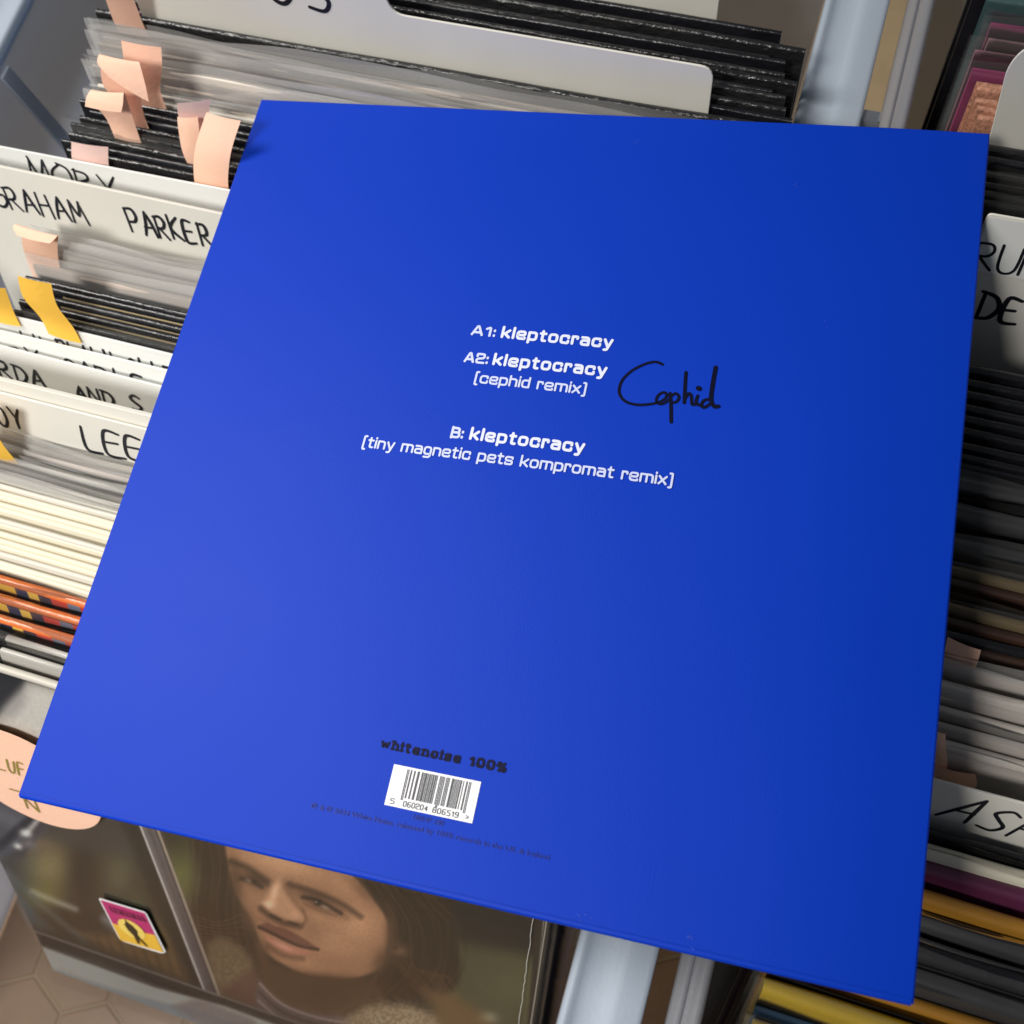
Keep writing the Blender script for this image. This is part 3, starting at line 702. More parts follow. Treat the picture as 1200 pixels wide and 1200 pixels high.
# door trim and body below the windows
poly([(-40, 1066), (40, 1092), (256, 1168), (420, 1225), (700, 1330), (700, 1420), (-60, 1300)], (60, 53, 54), 1.6, 1, False)
pline([(30, 1089), (256, 1168)], 2.4, (138, 128, 124), 1.8, .9); pline([(256, 1168), (420, 1226)], 2.0, (128, 122, 112), 1.8, .9); pline([(46, 1104), (250, 1176)], 3, (40, 34, 36), 3, .7)
poly([(-60, 1076), (48, 1110), (180, 1158), (262, 1180), (420, 1238), (700, 1340), (700, 1500), (-60, 1400)], (204, 198, 186), 2, 1, False)
poly([(40, 1128), (90, 1146), (160, 1168), (262, 1196), (420, 1262), (420, 1420), (20, 1300)], (136, 148, 160), 5, .85)
poly([(200, 1180), (232, 1172), (262, 1182), (300, 1200), (260, 1215)], (142, 128, 128), 5, .7)
for k in range(5): pline([(70, 1134 + k * 5), (120, 1156 + k * 4), (190, 1178 + k * 6)], 2, (150, 156, 160), 3, .35)
# right edge of the cover
poly([(630, 1060), (700, 1060), (700, 1330), (606, 1330)], (52, 46, 42), 1.5, 1, False); pline([(640, 1050), (611, 1330)], 1.6, (150, 142, 130), 1.4, .8)
IMG *= (0.97 + .06 * vnoise(2.2, 21))[..., None]
IMG = np.clip(IMG, 0, 255)
colr = np.concatenate([lin(IMG * .86 + IMG.mean(-1, keepdims=True) * .14) ** 1.16 * 2.1, np.ones(U.shape + (1,))], -1).reshape(-1, 4).astype(np.float32)
VS = np.stack([U, np.full(U.shape, -.00235), V], -1).reshape(-1, 3).astype(np.float32)
idx = np.arange(nu * nv).reshape(nv, nu)
FS = np.stack([idx[:-1, :-1], idx[:-1, 1:], idx[1:, 1:], idx[1:, :-1]], -1).reshape(-1, 4)
me = bpy.data.meshes.new('cover_print')
me.vertices.add(len(VS)); me.vertices.foreach_set('co', VS.ravel())
me.loops.add(FS.size); me.loops.foreach_set('vertex_index', FS.ravel().astype(np.int32))
me.polygons.add(len(FS)); me.polygons.foreach_set('loop_start', np.arange(0, FS.size, 4, dtype=np.int32))
me.update(calc_edges=True)
ca = me.color_attributes.new('ink', 'FLOAT_COLOR', 'POINT'); ca.data.foreach_set('color', np.clip(colr, 0, 1).ravel())
pm = mat('printed_photo_ink', (.5, .5, .5, 1), 0.38, 0, 40, 0.05, 700, coat=0.15)
at = pm.node_tree.nodes.new('ShaderNodeVertexColor'); at.layer_name = 'ink'
pm.node_tree.links.new(at.outputs['Color'], pm.node_tree.nodes['Principled BSDF'].inputs['Base Color'])
me.materials.append(pm)
link(bpy.data.objects.new('cover_print', me), pic)
# film over the cover with a loose lower flap, and a white crease near the right edge
vs, fs = [], []; NSX, NSZ = 40, 12
for k in range(NSZ + 1):
    z = .001 + (.3285 - .001) * k / NSZ
    for i in range(NSX + 1):
        s = i / NSX; x = -.0015 + .305 * s
        y = -.0031 - .0004 * math.sin(7 * s + z * 20) - .0003 * math.sin(19 * s - z * 33) - (.002 * (1 - k) if k < 1 else 0)
        vs.append((x, y, z + (.003 * math.sin(9 * s) if k == 0 else 0)))
for k in range(NSZ):
    for i in range(NSX):
        a = k * (NSX + 1) + i; fs.append((a, a + 1, a + NSX + 2, a + NSX + 1))
mesh('plastic_outer', vs, fs, M['film_clear'], pic, True)
cr = [(.2965 + random.uniform(-.0003, .0003), .30 - k * .0042) for k in range(60)]
stroke_obj('crease', [cr], .00022, lambda u, v, d: (u, -.0042 - d, v), M['crease'], pic)
# promotional sticker
STK = [(.0636, .1445), (.0928, .1472), (.0972, .1069), (.0960, .1042), (.0932, .1023), (.0703, .1000), (.0680, .1008), (.0671, .1028)]
def polyplate(name, pts, d, m, parent, rnd=0):
    P = round_corners(pts, rnd, True)[:-1] if rnd else pts
    n = len(P); vs = [(p[0], -d, p[1]) for p in P] + [(p[0], -d + .00012, p[1]) for p in P]
    fs = [tuple(range(n)), tuple(range(n, 2 * n))[::-1]] + [(i, n + i, n + (i + 1) % n, (i + 1) % n) for i in range(n)]
    return mesh(name, vs, fs, m, parent)
st = polyplate('sticker', STK, .0046, M['barwhite'], pic, .002)
def ins(f, g):  # bilinear inside the sticker
    a, b, c, d = [np.array(q) for q in ((.0648, .1432), (.0918, .1458), (.0958, .1056), (.0684, .1016))]
    p = (a * (1 - f) + b * f) * (1 - g) + (d * (1 - f) + c * f) * g; return tuple(p)
polyplate('magenta_panel', [ins(0, 0), ins(1, 0), ins(1, .62), ins(0, .62)], .0048, M['mag_ink'], st)
polyplate('yellow_panel', [ins(0, .56), ins(.4, .60), ins(1, .55), ins(1, 1), ins(0, 1)], .0050, M['yel_ink'], st)
polyplate('sun', [ins(.46 + .30 * math.cos(a), .56 + .24 * math.sin(a)) for a in np.linspace(0, 2 * math.pi, 20)[:-1]], .0052, M['sun_ink'], st)
polyplate('figure', [ins(*q) for q in ((.42, .30), (.46, .38), (.54, .44), (.60, .56), (.56, .66), (.60, .80), (.68, .94), (.62, .93), (.52, .76), (.50, .92), (.44, .92), (.44, .72), (.36, .60), (.34, .46), (.40, .40))], .0054, M['fig_ink'], st)
stroke_obj('sticker_lettering', [[ins(.16 + .09 * k, .10), ins(.17 + .09 * k + .02 * (k % 3), .22)] for k in range(9)] + [[ins(.2 + .12 * k, .22), ins(.27 + .12 * k, .21)] for k in range(6)], .0011, lambda u, v, d: (u, -.0050 - d, v), M['maroon_ink'], st)

# ------------------------------------------------------------------ divider cards
def divider(name, outline, yt, le, label, m='div', t=.0011, L=.325, bow=0.0, rnd=.006):
    """flat plastic card; outline in (x, h) metres on its leaning plane"""
    a = R(le); x0 = min(p[0] for p in outline)
    root = empty(name, (x0, yt - L * math.sin(a), ZB), (-a, 0, 0))
    P = round_corners([(x - x0, h) for x, h in outline], rnd, True)[:-1]
    n = len(P); vs = [(p[0], -t, p[1]) for p in P] + [(p[0], 0, p[1]) for p in P]
    fs = [tuple(range(n)), tuple(range(n, 2 * n))[::-1]] + [(i, n + i, n + (i + 1) % n, (i + 1) % n) for i in range(n)]
    c = mesh('card', vs, fs, M[m], root)
    bv = c.modifiers.new('edge', 'BEVEL'); bv.width = .00025; bv.segments = 2; bv.limit_method = 'ANGLE'
    tag(root, label, 'divider card'); root['x0'] = x0
    return root, x0, t
def write(div, s, u, v, h, adv, w=.0011, name='lettering', **k):
    root, x0, t = div
    return stroke_obj(name, hand_text(s, u - x0, v, h, adv, **k), w * 1.42, lambda a, b, d: (a, -t - .00012 - d, b), M['marker'], root,
                      wfun=lambda q: .85 + .3 * math.sin(q * 3.1))
XL, XRR = -.388, -.050
def full(hl, hr=None, xl=XL, xr=XRR): return [(xl, 0), (xr, 0), (xr, hr or hl), (xl, hl)]
# back of the left crate
divider('divider_card', [(-.322, 0), (-.058, 0), (-.058, .352), (-.322, .352)], .3545, 12, 'tall blank white divider card behind the black records at the back')
g0 = divider('divider_card', [(-.322, 0), (-.0495, 0), (-.0495, .3462), (-.1905, .3470), (-.1975, .372), (-.322, .372)], .302, 12.2, 'notched pale grey divider card with its right part cut low, black records behind')
write(g0, 'BOS', -.268, .3425, .019, .0185, .0014, seed=3)
mo = divider('divider_card', full(.3262, .3308), .225, 21.2, 'white divider card lettered MOBY, half hidden behind another card', 'div_w')
write(mo, 'MOBY', -.3615, .3060, .0165, .0130, .0010, seed=5, slant=.06)
pk = divider('divider_card', full(.3400, .3378), .206, 23.7, 'white divider card lettered GRAHAM PARKER', 'div', t=.0016)
write(pk, 'GRAHAM', -.3722, .3170, .0128, .0088, .0010, seed=11, slant=-.10, narrow=.72)
write(pk, 'PARKER', -.2975, .3186, .0124, .0074, .0011, name='lettering', seed=12, slant=-.10, rise=.03, narrow=.62)
d1 = divider('divider_card', full(.3273, .3262), .1465, 25.9, 'white divider card lettered IN PLAIN, hindmost of four close cards', 'div_w')
write(d1, 'I IN PLAIN SLIP', -.3460, .3060, .0134, .0062, .0010, seed=21, narrow=.42)
d2 = divider('divider_card', full(.3233, .3250), .141, 26.1, 'white divider card with only letter tops and a final E showing', 'div_w')
write(d2, 'RY GABLE', -.3390, .3052, .0108, .0092, .0010, seed=22, rise=.02)
d3 = divider('divider_card', full(.3228, .3196), .135, 26.3, 'white divider card lettered RDA AND, in front of the one ending in E', 'div_w')
write(d3, 'RDA', -.3455, .3020, .0098, .0092, .0011, seed=23)
write(d3, 'AND S', -.3045, .3000, .0086, .0076, .0011, seed=24, rise=.08)
for k, yt in enumerate((.1290, .1232, .1174, .1116, .1060)):
    rec(yt, 26.5 + .2 * k, -.335, 'cream', .0024, 'cream record low down, %s in front of the RDA AND card' % ORD[k], 'cream records between the RDA AND and LEE cards', h=.308)
d4 = divider('divider_card', full(.3506, .3540), .1005, 27.5, 'blank cream white divider card right behind the LEE card', 'div', t=.0022)
d5 = divider('divider_card', full(.3472, .3484), .0968, 27.6, 'white divider card lettered LEE', 'div', t=.0012)
write(d5, 'OY', -.3205, .3275, .0120, .0085, .0010, seed=31, narrow=.6)
write(d5, 'LEE', -.2765, .3255, .0132, .0106, .0011, seed=33, narrow=.95, rise=.10)

# ------------------------------------------------------------------ paper flags and the round card
def flag(name, rows, yt, le, m, label, group=None, out0=.003, L=.325):
    """rows from the bottom up: (x left, h left, x right, h right, out of plane)"""
    a = R(le); cx = rows[0][0]
    root_loc = (cx, yt - L * math.sin(a), ZB)
    n = 6; k = 5; vs, fs = [], []
    rs = catmull([np.array(r) for r in rows], k)
    for r in rs:
        for i in range(n + 1):
            s = i / n
            vs.append((r[0] * (1 - s) + r[2] * s - cx, -(out0 + r[4] + .0006 * math.sin(s * 3.1)), r[1] * (1 - s) + r[3] * s))
    for j in range(len(rs) - 1):
        for i in range(n):
            q = j * (n + 1) + i; fs.append((q, q + 1, q + n + 2, q + n + 1))
    o = mesh(name, vs, fs, M[m], None, True, root_loc); o.rotation_euler = (-a, 0, 0)
    tag(o, label, 'paper flag', group); return o
flag('paper_flag', [(-.3325, .318, -.3163, .319, -.001), (-.3325, .3275, -.3163, .3285, .0), (-.329, .3433, -.3135, .3458, .003), (-.327, .350, -.312, .352, .006)], .2955, 12.5, 'pink', 'salmon paper flag rising against the notched grey divider')
flag('paper_flag', [(-.3146, .3180, -.2974, .3180, 0), (-.3146, .3274, -.2974, .3279, 0), (-.3110, .341, -.2915, .3415, .001), (-.3093, .3513, -.2891, .3515, .0)], .2655, 16.6, 'pink', 'straight salmon flag standing behind two curled salmon flags')
flag('paper_flag', [(-.3140, .318, -.3037, .3175, 0), (-.3165, .3300, -.3037, .3262, 0), (-.3199, .3383, -.3010, .3370, .001), (-.3150, .352, -.2950, .350, .003), (-.3120, .3575, -.2926, .3570, .005), (-.312, .355, -.2905, .348, .0085), (-.307, .350, -.2905, .341, .010)], .2554, 17.9, 'pink', 'salmon flag curled over between two other salmon flags')
flag('paper_flag', [(-.3195, .316, -.3053, .3160, 0), (-.3203, .3276, -.3053, .3255, 0), (-.3225, .337, -.3035, .3390, .002), (-.3190, .3455, -.3019, .3475, .004), (-.3205, .3440, -.3022, .3435, .007), (-.3222, .3395, -.3035, .3400, .0085)], .2480, 18.9, 'pink', 'salmon flag folded forward nearest the blue crate wall')
flag('paper_flag', [(-.2798, .316, -.2638, .318, -.001), (-.2798, .3349, -.2638, .3385, .001), (-.276, .3464, -.2577, .3519, .004)], .2486, 18.9, 'pink2', 'pale pink flag rising behind two salmon flags')
flag('paper_flag', [(-.2785, .3120, -.2721, .3110, 0), (-.2795, .324, -.2700, .3250, .0015), (-.2785, .336, -.2675, .3380, .001), (-.2779, .342, -.2671, .3441, 0)], .2435, 19.5, 'pink', 'narrow salmon flag half covered by a tall salmon flag')
flag('paper_flag', [(-.2715, .3140, -.2541, .3140, 0), (-.2708, .3249, -.2534, .3249, 0), (-.2675, .339, -.2495, .340, -.002), (-.2610, .3545, -.2445, .3535, -.008)], .2322, 20.7, 'pink', 'tall salmon flag rising beside the blue sleeve corner')
flag('paper_flag', [(-.3361, .3150, -.3162, .3150, 0), (-.3361, .3214, -.3162, .3217, 0), (-.3319, .3313, -.3121, .3325, .001)], .2322, 20.6, 'pink2', 'short pale pink flag just behind the MOBY card')
flag('paper_flag', [(-.3426, .3080, -.3247, .3080, 0), (-.3426, .3200, -.3247, .3198, 0), (-.3395, .331, -.3205, .332, .002), (-.3350, .3410, -.3160, .3405, .004), (-.3340, .3455, -.3135, .3440, .006), (-.3350, .3450, -.3150, .3425, .008), (-.3330, .3420, -.3165, .3415, .0095)], .1810, 24.6, 'pink', 'salmon flag with folded top in front of the GRAHAM PARKER card')
flag('paper_flag', [(-.3165, .3220, -.2995, .3210, 0), (-.3178, .331, -.3010, .3296, 0), (-.3211, .3429, -.3038, .3425, .002), (-.3185, .3555, -.3018, .3555, .003)], .1475, 25.8, 'yellow_tab', 'whole yellow flag curving up among the gilt edged black records')
flag('paper_flag', [(-.3475, .3220, -.3310, .3225, 0), (-.3483, .3300, -.3317, .3308, 0), (-.3475, .3434, -.3280, .3467, .003)], .1475, 25.8, 'yellow_tab', 'yellow flag nearest the crate wall, left of a whole yellow flag')
flag('paper_flag', [(-.3195, .3100, -.3040, .3090, 0), (-.3215, .3213, -.3061, .3199, 0), (-.3251, .3355, -.3085, .338, .003), (-.3179, .3546, -.3052, .3545, .004)], .0865, 27.8, 'yellow_tab', 'yellow flag standing in front of the LEE card')
# round salmon card on the portrait cover
a32 = R(32)
rc = empty('round_card', (-.285, -.0028 - .325 * math.sin(a32), .2915 - .325 * math.cos(a32)), (-a32, 0, 0))
vs = []; NR = 56
for d in (0, .0004):
    for k in range(NR):
        q = 2 * math.pi * k / NR; u = .0400 * math.cos(q); v = .0385 * math.sin(q)
        vs.append((u, -.0062 - .0012 * v / .04 + d, .2475 + v))
fs = [tuple(range(NR)), tuple(range(NR, 2 * NR))[::-1]] + [(i, NR + i, NR + (i + 1) % NR, (i + 1) % NR) for i in range(NR)]
mesh('card', vs, fs, M['pink'], rc)
tag(rc, 'round salmon paper card with green handwriting under the corner of the blue sleeve', 'paper card')
gs = hand_text('SLUF', -.0185, .0030, .0118, .0056, seed=41, slant=.18, narrow=.5) + hand_text('N', .000, -.009, .0062, .01, seed=42) + [[(-.012, -.0140), (.014, -.0120)]] + hand_text('N', -.0060, -.0285, .0115, .01, seed=43)
stroke_obj('lettering', gs, .0010, lambda u, v, d: (u, -.0062 - .0012 * v / .04 - .0003 - d, .2475 + v), M['green_ink'], rc)

# ------------------------------------------------------------------ right crate, from the back to the front
for i, (yt, x) in enumerate(((.4020, .046), (.3950, .050), (.3880, .047), (.3800, .052))):
    rec(yt, 11, x, ('black', 'teal', 'black', 'teal')[i], .004, ('black record hindmost in the crate holding the ASH card', 'dark teal record behind a black one at the back', 'black record between two dark teal ones at the back', 'dark teal record just behind the pink records')[i], ('black records at the back of the dark crate', 'teal records at the back of the dark crate')[i % 2])
for i, (yt, x) in enumerate(((.3673, .056), (.3588, .0557), (.3528, .0522), (.3424, .0529))):
    rec(yt, 12, x, ('magenta', 'rose', 'rose', 'magenta')[i], .0050, 'pink record in clear plastic, %s behind the copper flecked records' % ORD[3 - i], 'pink records behind the copper flecked records', film=True, filmup=.006)
for i, yt in enumerate((.3380, .3338, .3296, .3247, .3202)):
    rec(yt, 12, .0547 + .0008 * i, 'copper', .0033, 'copper and black flecked record, %s behind the slanted pale divider card' % ORD[4 - i], 'copper flecked records')
rg = divider('divider_card', [(.067, 0), (.40, 0), (.40, .3680), (.0640, .3680), (.0600, .358), (.0645, .322)], .3125, 12, 'tall blank pale divider card with a slanted side, before copper flecked records', rnd=.008)
for i, yt in enumerate((.3066, .3014, .2963, .2921, .2880, .2838)):
    rec(yt, 12.2 + .35 * i, .056 + .001 * i, 'black' if i % 2 else 'black2', .0036, 'black record, %s behind the RUN and DE card' % ORD[5 - i], 'black records behind the RUN card', film=(i in (3, 5)))
run = divider('divider_card', full(.3518, .3560, .0662, .40), .256, 17.6, 'white divider card with a RUN label above the letters DE', 'div', rnd=.002)
rl = polyplate('paper_label', [(.0008, .3245), (.333, .3290), (.333, .3550), (.0008, .3510)], .0016, M['div_w'], run[0], .001)
stroke_obj('lettering', hand_text('RUN', .0678 - run[1], .3262, .0132, .0088, seed=51, slant=-.06, wob=.03), .0012, lambda a, b, d: (a, -.0018 - d, b), M['marker'], rl)
write(run, 'DE', .0778, .3010, .0134, .0098, .0013, seed=52, slant=-.10, narrow=.72)
for i, yt in enumerate((.2180, .2126, .2076, .2024, .1971, .1923, .1875, .1827, .1779)):
    rec(yt, 22.3 + .3 * i, .057 + .001 * (i % 3), 'black', .0037, 'plain black record, %s in front of the RUN and DE card' % ORD[i], 'black records in front of the RUN and DE card')
for i, yt in enumerate((.1715, .1605, .1474)):
    rec(yt, 25.0 + .4 * i, .057, 'grey_black', .0076, 'thick charcoal record in shiny plastic, %s behind the olive records' % ORD[2 - i], 'charcoal records in the dark crate', film=True, filmup=.004)
for i, (yt, m) in enumerate(((.1375, 'olive'), (.1318, 'brown'), (.1241, 'olive'), (.1185, 'brown'), (.1136, 'black'), (.1080, 'brown'))):
    rec(yt, 26.3 + .15 * i, .058, m, .0042, ('olive brown record just in front of the charcoal records', 'dark brown record between two olive brown ones', 'olive brown record between two dark brown ones', 'dark brown record between an olive brown and a black one', 'black record between two dark brown ones', 'dark brown record just behind the taupe records')[i], None, film=(i in (0, 2)))
for i, yt in enumerate((.0989, .0939, .0885, .0831, .0775, .0718, .0667)):
    rec(yt, 27.5 + .13 * i, .058, ('taupe', 'taupe2')[i % 2], .0040, 'taupe record, %s behind the ASH card' % ORD[6 - i], 'taupe records behind the ASH card', film=(i % 2 == 0), mk='film_milky', filmup=.004)
flag('paper_flag', [(.0955, .295, .1020, .296, 0), (.0955, .304, .1030, .305, .0), (.0905, .321, .1025, .319, .002), (.088, .3340, .1009, .3314, .002)], .1080, 27.2, 'pink', 'salmon flag between the brown records and the taupe records')
flag('paper_flag', [(.0930, .308, .1010, .310, 0), (.0930, .320, .0992, .323, 0), (.0900, .335, .0950, .335, .001), (.0885, .3437, .0924, .3428, .001)], .0667, 28.3, 'pink', 'narrow salmon flag behind the ASH card beside the blue sleeve')
flag('paper_flag', [(.0950, .310, .1113, .312, 0), (.0950, .318, .1113, .319, .0), (.0950, .3235, .1088, .3250, .0)], .0655, 28.3, 'pink', 'low salmon flag lying along the top of the ASH card')
ash = divider('divider_card', full(.3410, .3490, .0655, .40), .048, 28.8, 'white divider card lettered ASH', 'div')
write(ash, 'A', .0992, .3215, .0160, .0125, .0010, seed=61, slant=.42, narrow=.75, wob=.02)
write(ash, 'SH', .1120, .3215, .0140, .0118, .0010, name='lettering', seed=62, slant=.30, narrow=.85, wob=.02)
for i, (yt, m, t, lab) in enumerate(((.0390, 'black', .0022, 'thin black record right in front of the ASH card'), (.0345, 'cream', .0058, 'cream record in front of the ASH card'), (.0268, 'purple', .0062, 'plum purple record between cream and gold ones'),
        (.0178, 'gold', .0058, 'gold record between purple and dark ones'), (.0096, 'grey_black', .0066, 'charcoal record right in front of the gold one'), (-.0007, 'black', .0072, 'black record with silver foil marks near its top'), (-.0099, 'grey_black', .0070, 'charcoal record right behind the yellow records'))):
    r = rec(yt, 29.0 + .15 * i, .056, m, t, lab, None, film=(m in ('black', 'grey_black', 'cream') and i > 0), filmup=.002)
    if i == 5:
        fo = [[(.0605 + .0028 * k, .311 + .002 * (k % 2)), (.0625 + .0028 * k, .316 + .002 * ((k * 7) % 3) / 2)] for k in range(7)] + [[(.070 + .002 * k, .3135), (.0715 + .002 * k, .3175)] for k in range(5)]
        stroke_obj('foil_mark', fo, .0011, lambda u, v, d: (u, -.0045 - d, v), M['foil'], r)
for i, (yt, m, lab) in enumerate(((-.0190, 'gold', 'dull gold record behind two yellow records'), (-.0275, 'yellow_card', 'yellow record behind a steel blue one'), (-.0350, 'blue_card', 'steel blue record between two yellow records'), (-.0420, 'yellow_card', 'yellow record in front of a steel blue one'), (-.0510, 'purple', 'plum record in front of the yellow records'))):
    rec(yt, 30.2 + .3 * i, .0525, m, (.0052, .0070, .0026, .0070, .005)[i], lab, None, film=(i in (1, 3)), h=.322 if i != 2 else .316)

# ------------------------------------------------------------------ the blue sleeve
SO = Vector((-0.25006735, 0.27096813, 0.32198940))
EX = Vector((0.99285744, 0.08667533, 0.08198469)); EY = Vector((-0.08345631, 0.99562958, -0.04191393)); EN = Vector((-0.08525929, 0.03477242, 0.99575184))
sl = empty('blue_record_sleeve', (0, 0, 0))
sl.matrix_world = Matrix(((EX.x, EY.x, EN.x, SO.x), (EX.y, EY.y, EN.y, SO.y), (EX.z, EY.z, EN.z, SO.z), (0, 0, 0, 1)))
tag(sl, 'matt blue record sleeve with white track titles and a black signature, lying across the crates', 'record sleeve')
SW, SH, ST = .31318, .31682, .0022
def sag(u, v):   # gentle warp of the card
    a, b = u / SW, -v / SH
    e = max(0.0, (a - .84) / .16)
    return -.0028 * e * e * (.35 + .65 * b) + .0012 * math.sin(math.pi * a) * math.sin(math.pi * b) + .0016 * (b ** 3) * math.sin(math.pi * a) - .0006 * math.sin(2 * math.pi * a + .6) * b
NB = 48; vs, fs = [], []
def coord(i, n, size):
    e = .0006
    if i == 0: return 0.0
    if i == n: return size
    return e + (size - 2 * e) * (i - 1) / (n - 2)
for d in (0, 1):
    for j in range(NB + 1):
        for i in range(NB + 1):
            u = coord(i, NB, SW); v = -coord(j, NB, SH)
            edge = i in (0, NB) or j in (0, NB)
            z = sag(u, v) - (ST if d else 0)
            if edge: z += (.0005 if d else -.0005)
            vs.append((u, v, z))
n1 = NB + 1; off = n1 * n1
for j in range(NB):
    for i in range(NB):
        a = j * n1 + i; fs.append((a, a + n1, a + n1 + 1, a + 1)); fs.append((off + a, off + a + 1, off + a + n1 + 1, off + a + n1))
rim = [i for i in range(n1)] + [j * n1 + NB for j in range(1, n1)] + [NB * n1 + i for i in range(NB - 1, -1, -1)] + [j * n1 for j in range(NB - 1, 0, -1)]
for k in range(len(rim)):
    a, b = rim[k], rim[(k + 1) % len(rim)]; fs.append((a, b, off + b, off + a))
pn = mesh('panel', vs, fs, M['blue'], sl, True); pn.data.set_sharp_from_angle(angle=R(20))
# folded seam along the lower edge
v2, f2 = [], []
for k in range(61):
    u = .0008 + (SW - .0016) * k / 60
    for dv, dz in ((-SH + .0014, .00018), (-SH + .0006, .0003), (-SH - .0004, -.0001), (-SH - .0007, -.0012), (-SH - .0003, -.0020)):
        v2.append((u, dv, sag(u, -SH) + dz))
for k in range(60):
    for q in range(4):
        a = k * 5 + q; f2.append((a, a + 1, a + 6, a + 5))
mesh('seam', v2, f2, M['blue'], sl, True)
def on(u, v, d, lift=.00022): return (u, v, sag(u, v) + lift + d)
B, T = .00112, .00080
XH = .0041
def title(s, u0, u1, v, w, xh=XH, **k): stroke_obj('title_lettering', tech_text(s, u0 + w / 2, u1 - w / 2, v + w / 2, xh - w * .9, **k), w, on, M['white_ink'], sl)
def sub(s, u0, u1, v, w=T, xh=.0035, m='pale_ink', **k): stroke_obj('subtitle_lettering', tech_text(s, u0 + w / 2, u1 - w / 2, v + w / 2, xh - w * .9, **k), w, on, M[m], sl)
sub('A1:', .12715, .1372, -.1110, .00098, .0037); title('kleptocracy', .1395, .1843, -.1110, B, gap=.62)
sub('A2:', .12705, .1370, -.1232, .00098, .0037); title('kleptocracy', .1388, .1842, -.1232, B, gap=.62)
sub('(cephid remix)', .1333, .1778, -.1316, T, .0036)
sub('B:', .1293, .1345, -.1558, .00098, .0037); title('kleptocracy', .1369, .1818, -.1557, B, gap=.62)
sub('(tiny magnetic pets kompromat remix)', .0950, .2161, -.1641, T, .0036)
# signature
SIG = [
 [[0.20453, -0.11551], [0.20245, -0.11477], [0.20031, -0.11501], [0.1971, -0.1166], [0.19327, -0.11973], [0.19069, -0.12369], [0.19009, -0.12764], [0.19103, -0.13042], [0.19337, -0.13254], [0.19654, -0.13334], [0.19996, -0.13316], [0.20408, -0.13209], [0.20645, -0.13094], [0.20807, -0.12908], [0.2078, -0.12744], [0.20647, -0.12721], [0.20501, -0.12873], [0.2047, -0.13068], [0.20598, -0.13195], [0.20783, -0.13148], [0.20944, -0.12962]],
 [[0.20927, -0.12726], [0.21036, -0.13188], [0.21158, -0.1388]], [[0.20979, -0.12839], [0.21136, -0.12701], [0.21276, -0.12827], [0.21231, -0.13022], [0.21052, -0.13101]],
 [[0.21373, -0.11785], [0.21426, -0.12332], [0.21509, -0.13036]], [[0.21499, -0.12895], [0.21597, -0.12655], [0.21714, -0.12726], [0.21794, -0.13048], [0.21913, -0.13057]],
 [[0.2195, -0.12698], [0.21936, -0.12984], [0.22106, -0.1308]], [[0.21926, -0.12377], [0.21972, -0.12401]],
 [[0.22418, -0.12783], [0.22219, -0.12855], [0.22144, -0.13052], [0.22263, -0.13141], [0.22446, -0.12968]], [[0.22428, -0.11446], [0.22425, -0.12213], [0.22459, -0.12778], [0.22604, -0.13043], [0.22757, -0.13033]]]
WID = [.00105, .0013, .0011, .0013, .0012, .0012, .0019, .0012, .0016]
stroke_obj('signature', [(catmull([np.array(p) for p in s], 6), w) for s, w in zip(SIG, WID)], .001, lambda u, v, d: on(u, v, d, .0003), M['marker_blue'], sl)
# label name above the barcode: heavy, widely spaced
def slab(s, u0, u1, v, xh, gap):
    st = tech_text(s, u0, u1, v, xh, gap=gap); q = list(st)
    for p in st:
        for a, b in ((p[0], p[1]), (p[-1], p[-2])):
            if abs(a[0] - b[0]) < 1e-6 and abs(a[1] - b[1]) > xh * .2: q.append(([np.array((a[0] - .00062, a[1])), np.array((a[0] + .00062, a[1]))], .0005))
    return q
stroke_obj('label_lettering', slab('whitenoise', .1327, .1612, -.2743, .0019, .95), .00088, on, M['dark_ink'], sl)
stroke_obj('label_lettering', slab('100%', .1651, .1775, -.2743, .0019, .8), .00098, on, M['dark_ink'], sl)
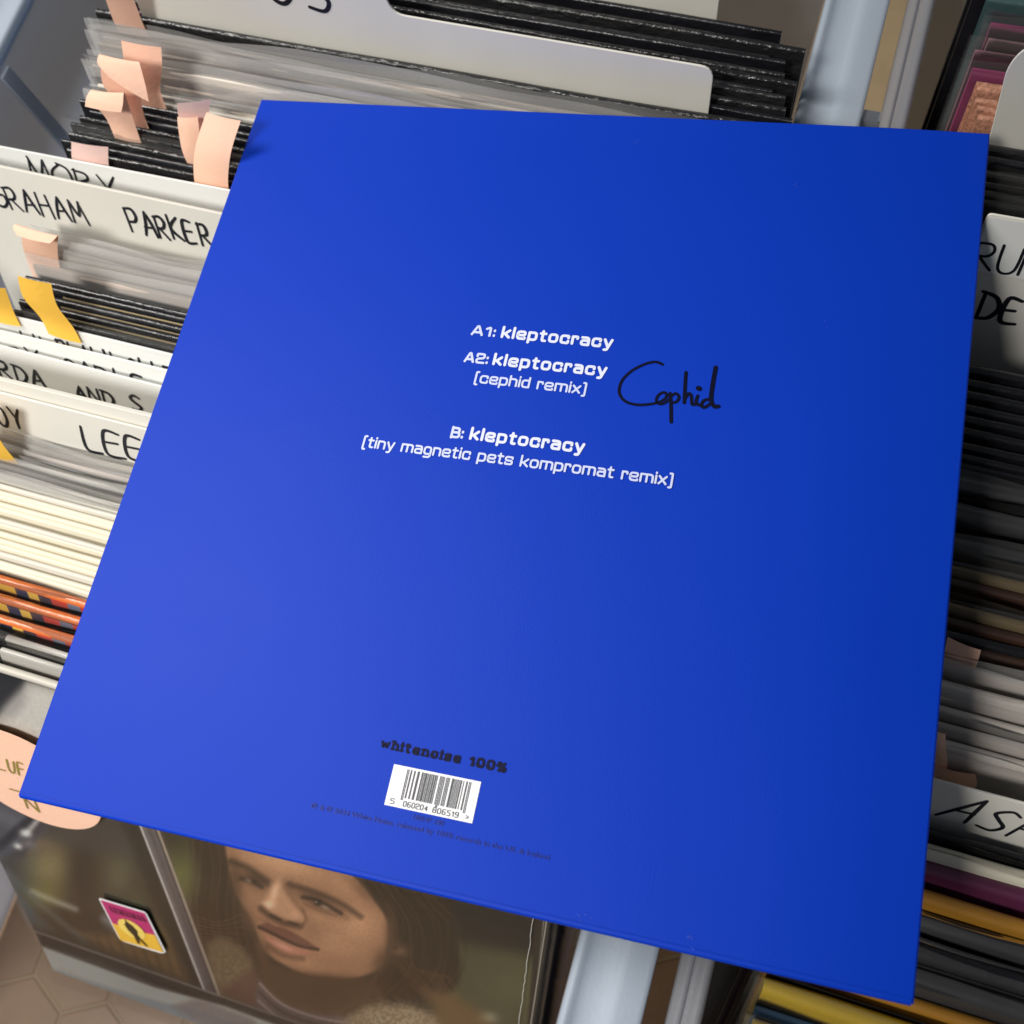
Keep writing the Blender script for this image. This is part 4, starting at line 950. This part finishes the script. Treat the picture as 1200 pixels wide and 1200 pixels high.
# barcode patch
bu0, bu1, bv0, bv1 = .1388, .1703, -.2929, -.2791
vs = [on(u, v, 0, .00018) for u, v in ((bu0, bv0), (bu1, bv0), (bu1, bv1), (bu0, bv1))]
bc = mesh('barcode', vs, [(0, 1, 2, 3)], M['barwhite'], sl)
u = bu0 + .0052; rr = random.Random(5); k = 0
widths = [1, 1, 1] + [rr.choice((1, 1, 2, 1, 2, 3)) for _ in range(26)] + [1, 1, 1, 1, 1] + [rr.choice((1, 1, 2, 1, 3, 2)) for _ in range(24)] + [1, 1, 1]
tot = sum(widths); un = (bu1 - bu0 - .0052 - .0032) / tot
for i, w in enumerate(widths):
    if i % 2 == 0:
        g = .0 if i in (0, 2, 30, 32, len(widths) - 1, len(widths) - 3) else .0008
        vs = [on(x, y, 0, .00034) for x, y in ((u, bv0 + .0026 + g), (u + un * w, bv0 + .0026 + g), (u + un * w, bv1 - .0008), (u, bv1 - .0008))]
        mesh('bar', vs, [(0, 1, 2, 3)], M['bar'], bc)
    u += un * w
lf = lambda a, b, d: on(a, b, d, .00036)
for s, a, b in (('5', bu0 + .0018, bu0 + .0032), ('060204', bu0 + .0066, bu0 + .0152), ('806519', bu0 + .0172, bu0 + .0262), ('>', bu1 - .0026, bu1 - .0014)):
    stroke_obj('digit', tech_text(s, a, b, bv0 + .0008, .00125, gap=.6), .00026, lf, M['bar'], bc)
# fine print set in plain type
def fine(body, u0, u1, v, m):
    cu = bpy.data.curves.new('fine_print', 'FONT'); cu.body = body; cu.size = .0024; cu.resolution_u = 2; cu.offset = .00003
    to = bpy.data.objects.new('tmp', cu); COL.objects.link(to)
    dg = bpy.context.evaluated_depsgraph_get(); me = bpy.data.meshes.new_from_object(to.evaluated_get(dg))
    bpy.data.objects.remove(to)
    xs = [q.co.x for q in me.vertices]; x0, x1 = min(xs), max(xs); k = (u1 - u0) / (x1 - x0)
    for q in me.vertices: q.co = on(u0 + (q.co.x - x0) * k, v + q.co.y, 0)
    me.materials.clear(); me.materials.append(M[m]); me.name = 'fine_print'
    link(bpy.data.objects.new('fine_print', me), sl)
fine('\u2117 & \u00a9 2024 White Noise. released by 100% records in the UK & Ireland', .1130, .1981, -.2990, 'faint_ink')
fine('100HP 180', .1499, .1609, -.2956, 'faint_ink')
# small scuffs in a paler blue near the upper and lower edges
sc = []
for (cu_, cv_, n_, s_) in ((.176, -.013, 7, .0012), (.243, -.031, 3, .0008), (.213, -.3135, 5, .001), (.246, -.3135, 5, .0012), (.262, -.092, 2, .0008)):
    for q in range(n_):
        a0, b0 = cu_ + rng.normal(0, s_), cv_ + rng.normal(0, s_); an = rng.uniform(0, 6.28); ln = rng.uniform(.0003, .0009)
        sc.append([(a0, b0), (a0 + ln * math.cos(an), b0 + ln * math.sin(an))])
M['scuff'] = mat('paper_scuff', (.02, .07, .60, 1), .6, .2)
sco = stroke_obj('scuff', sc, .00022, on, M['scuff'], sl); sco['kind'] = 'stuff'
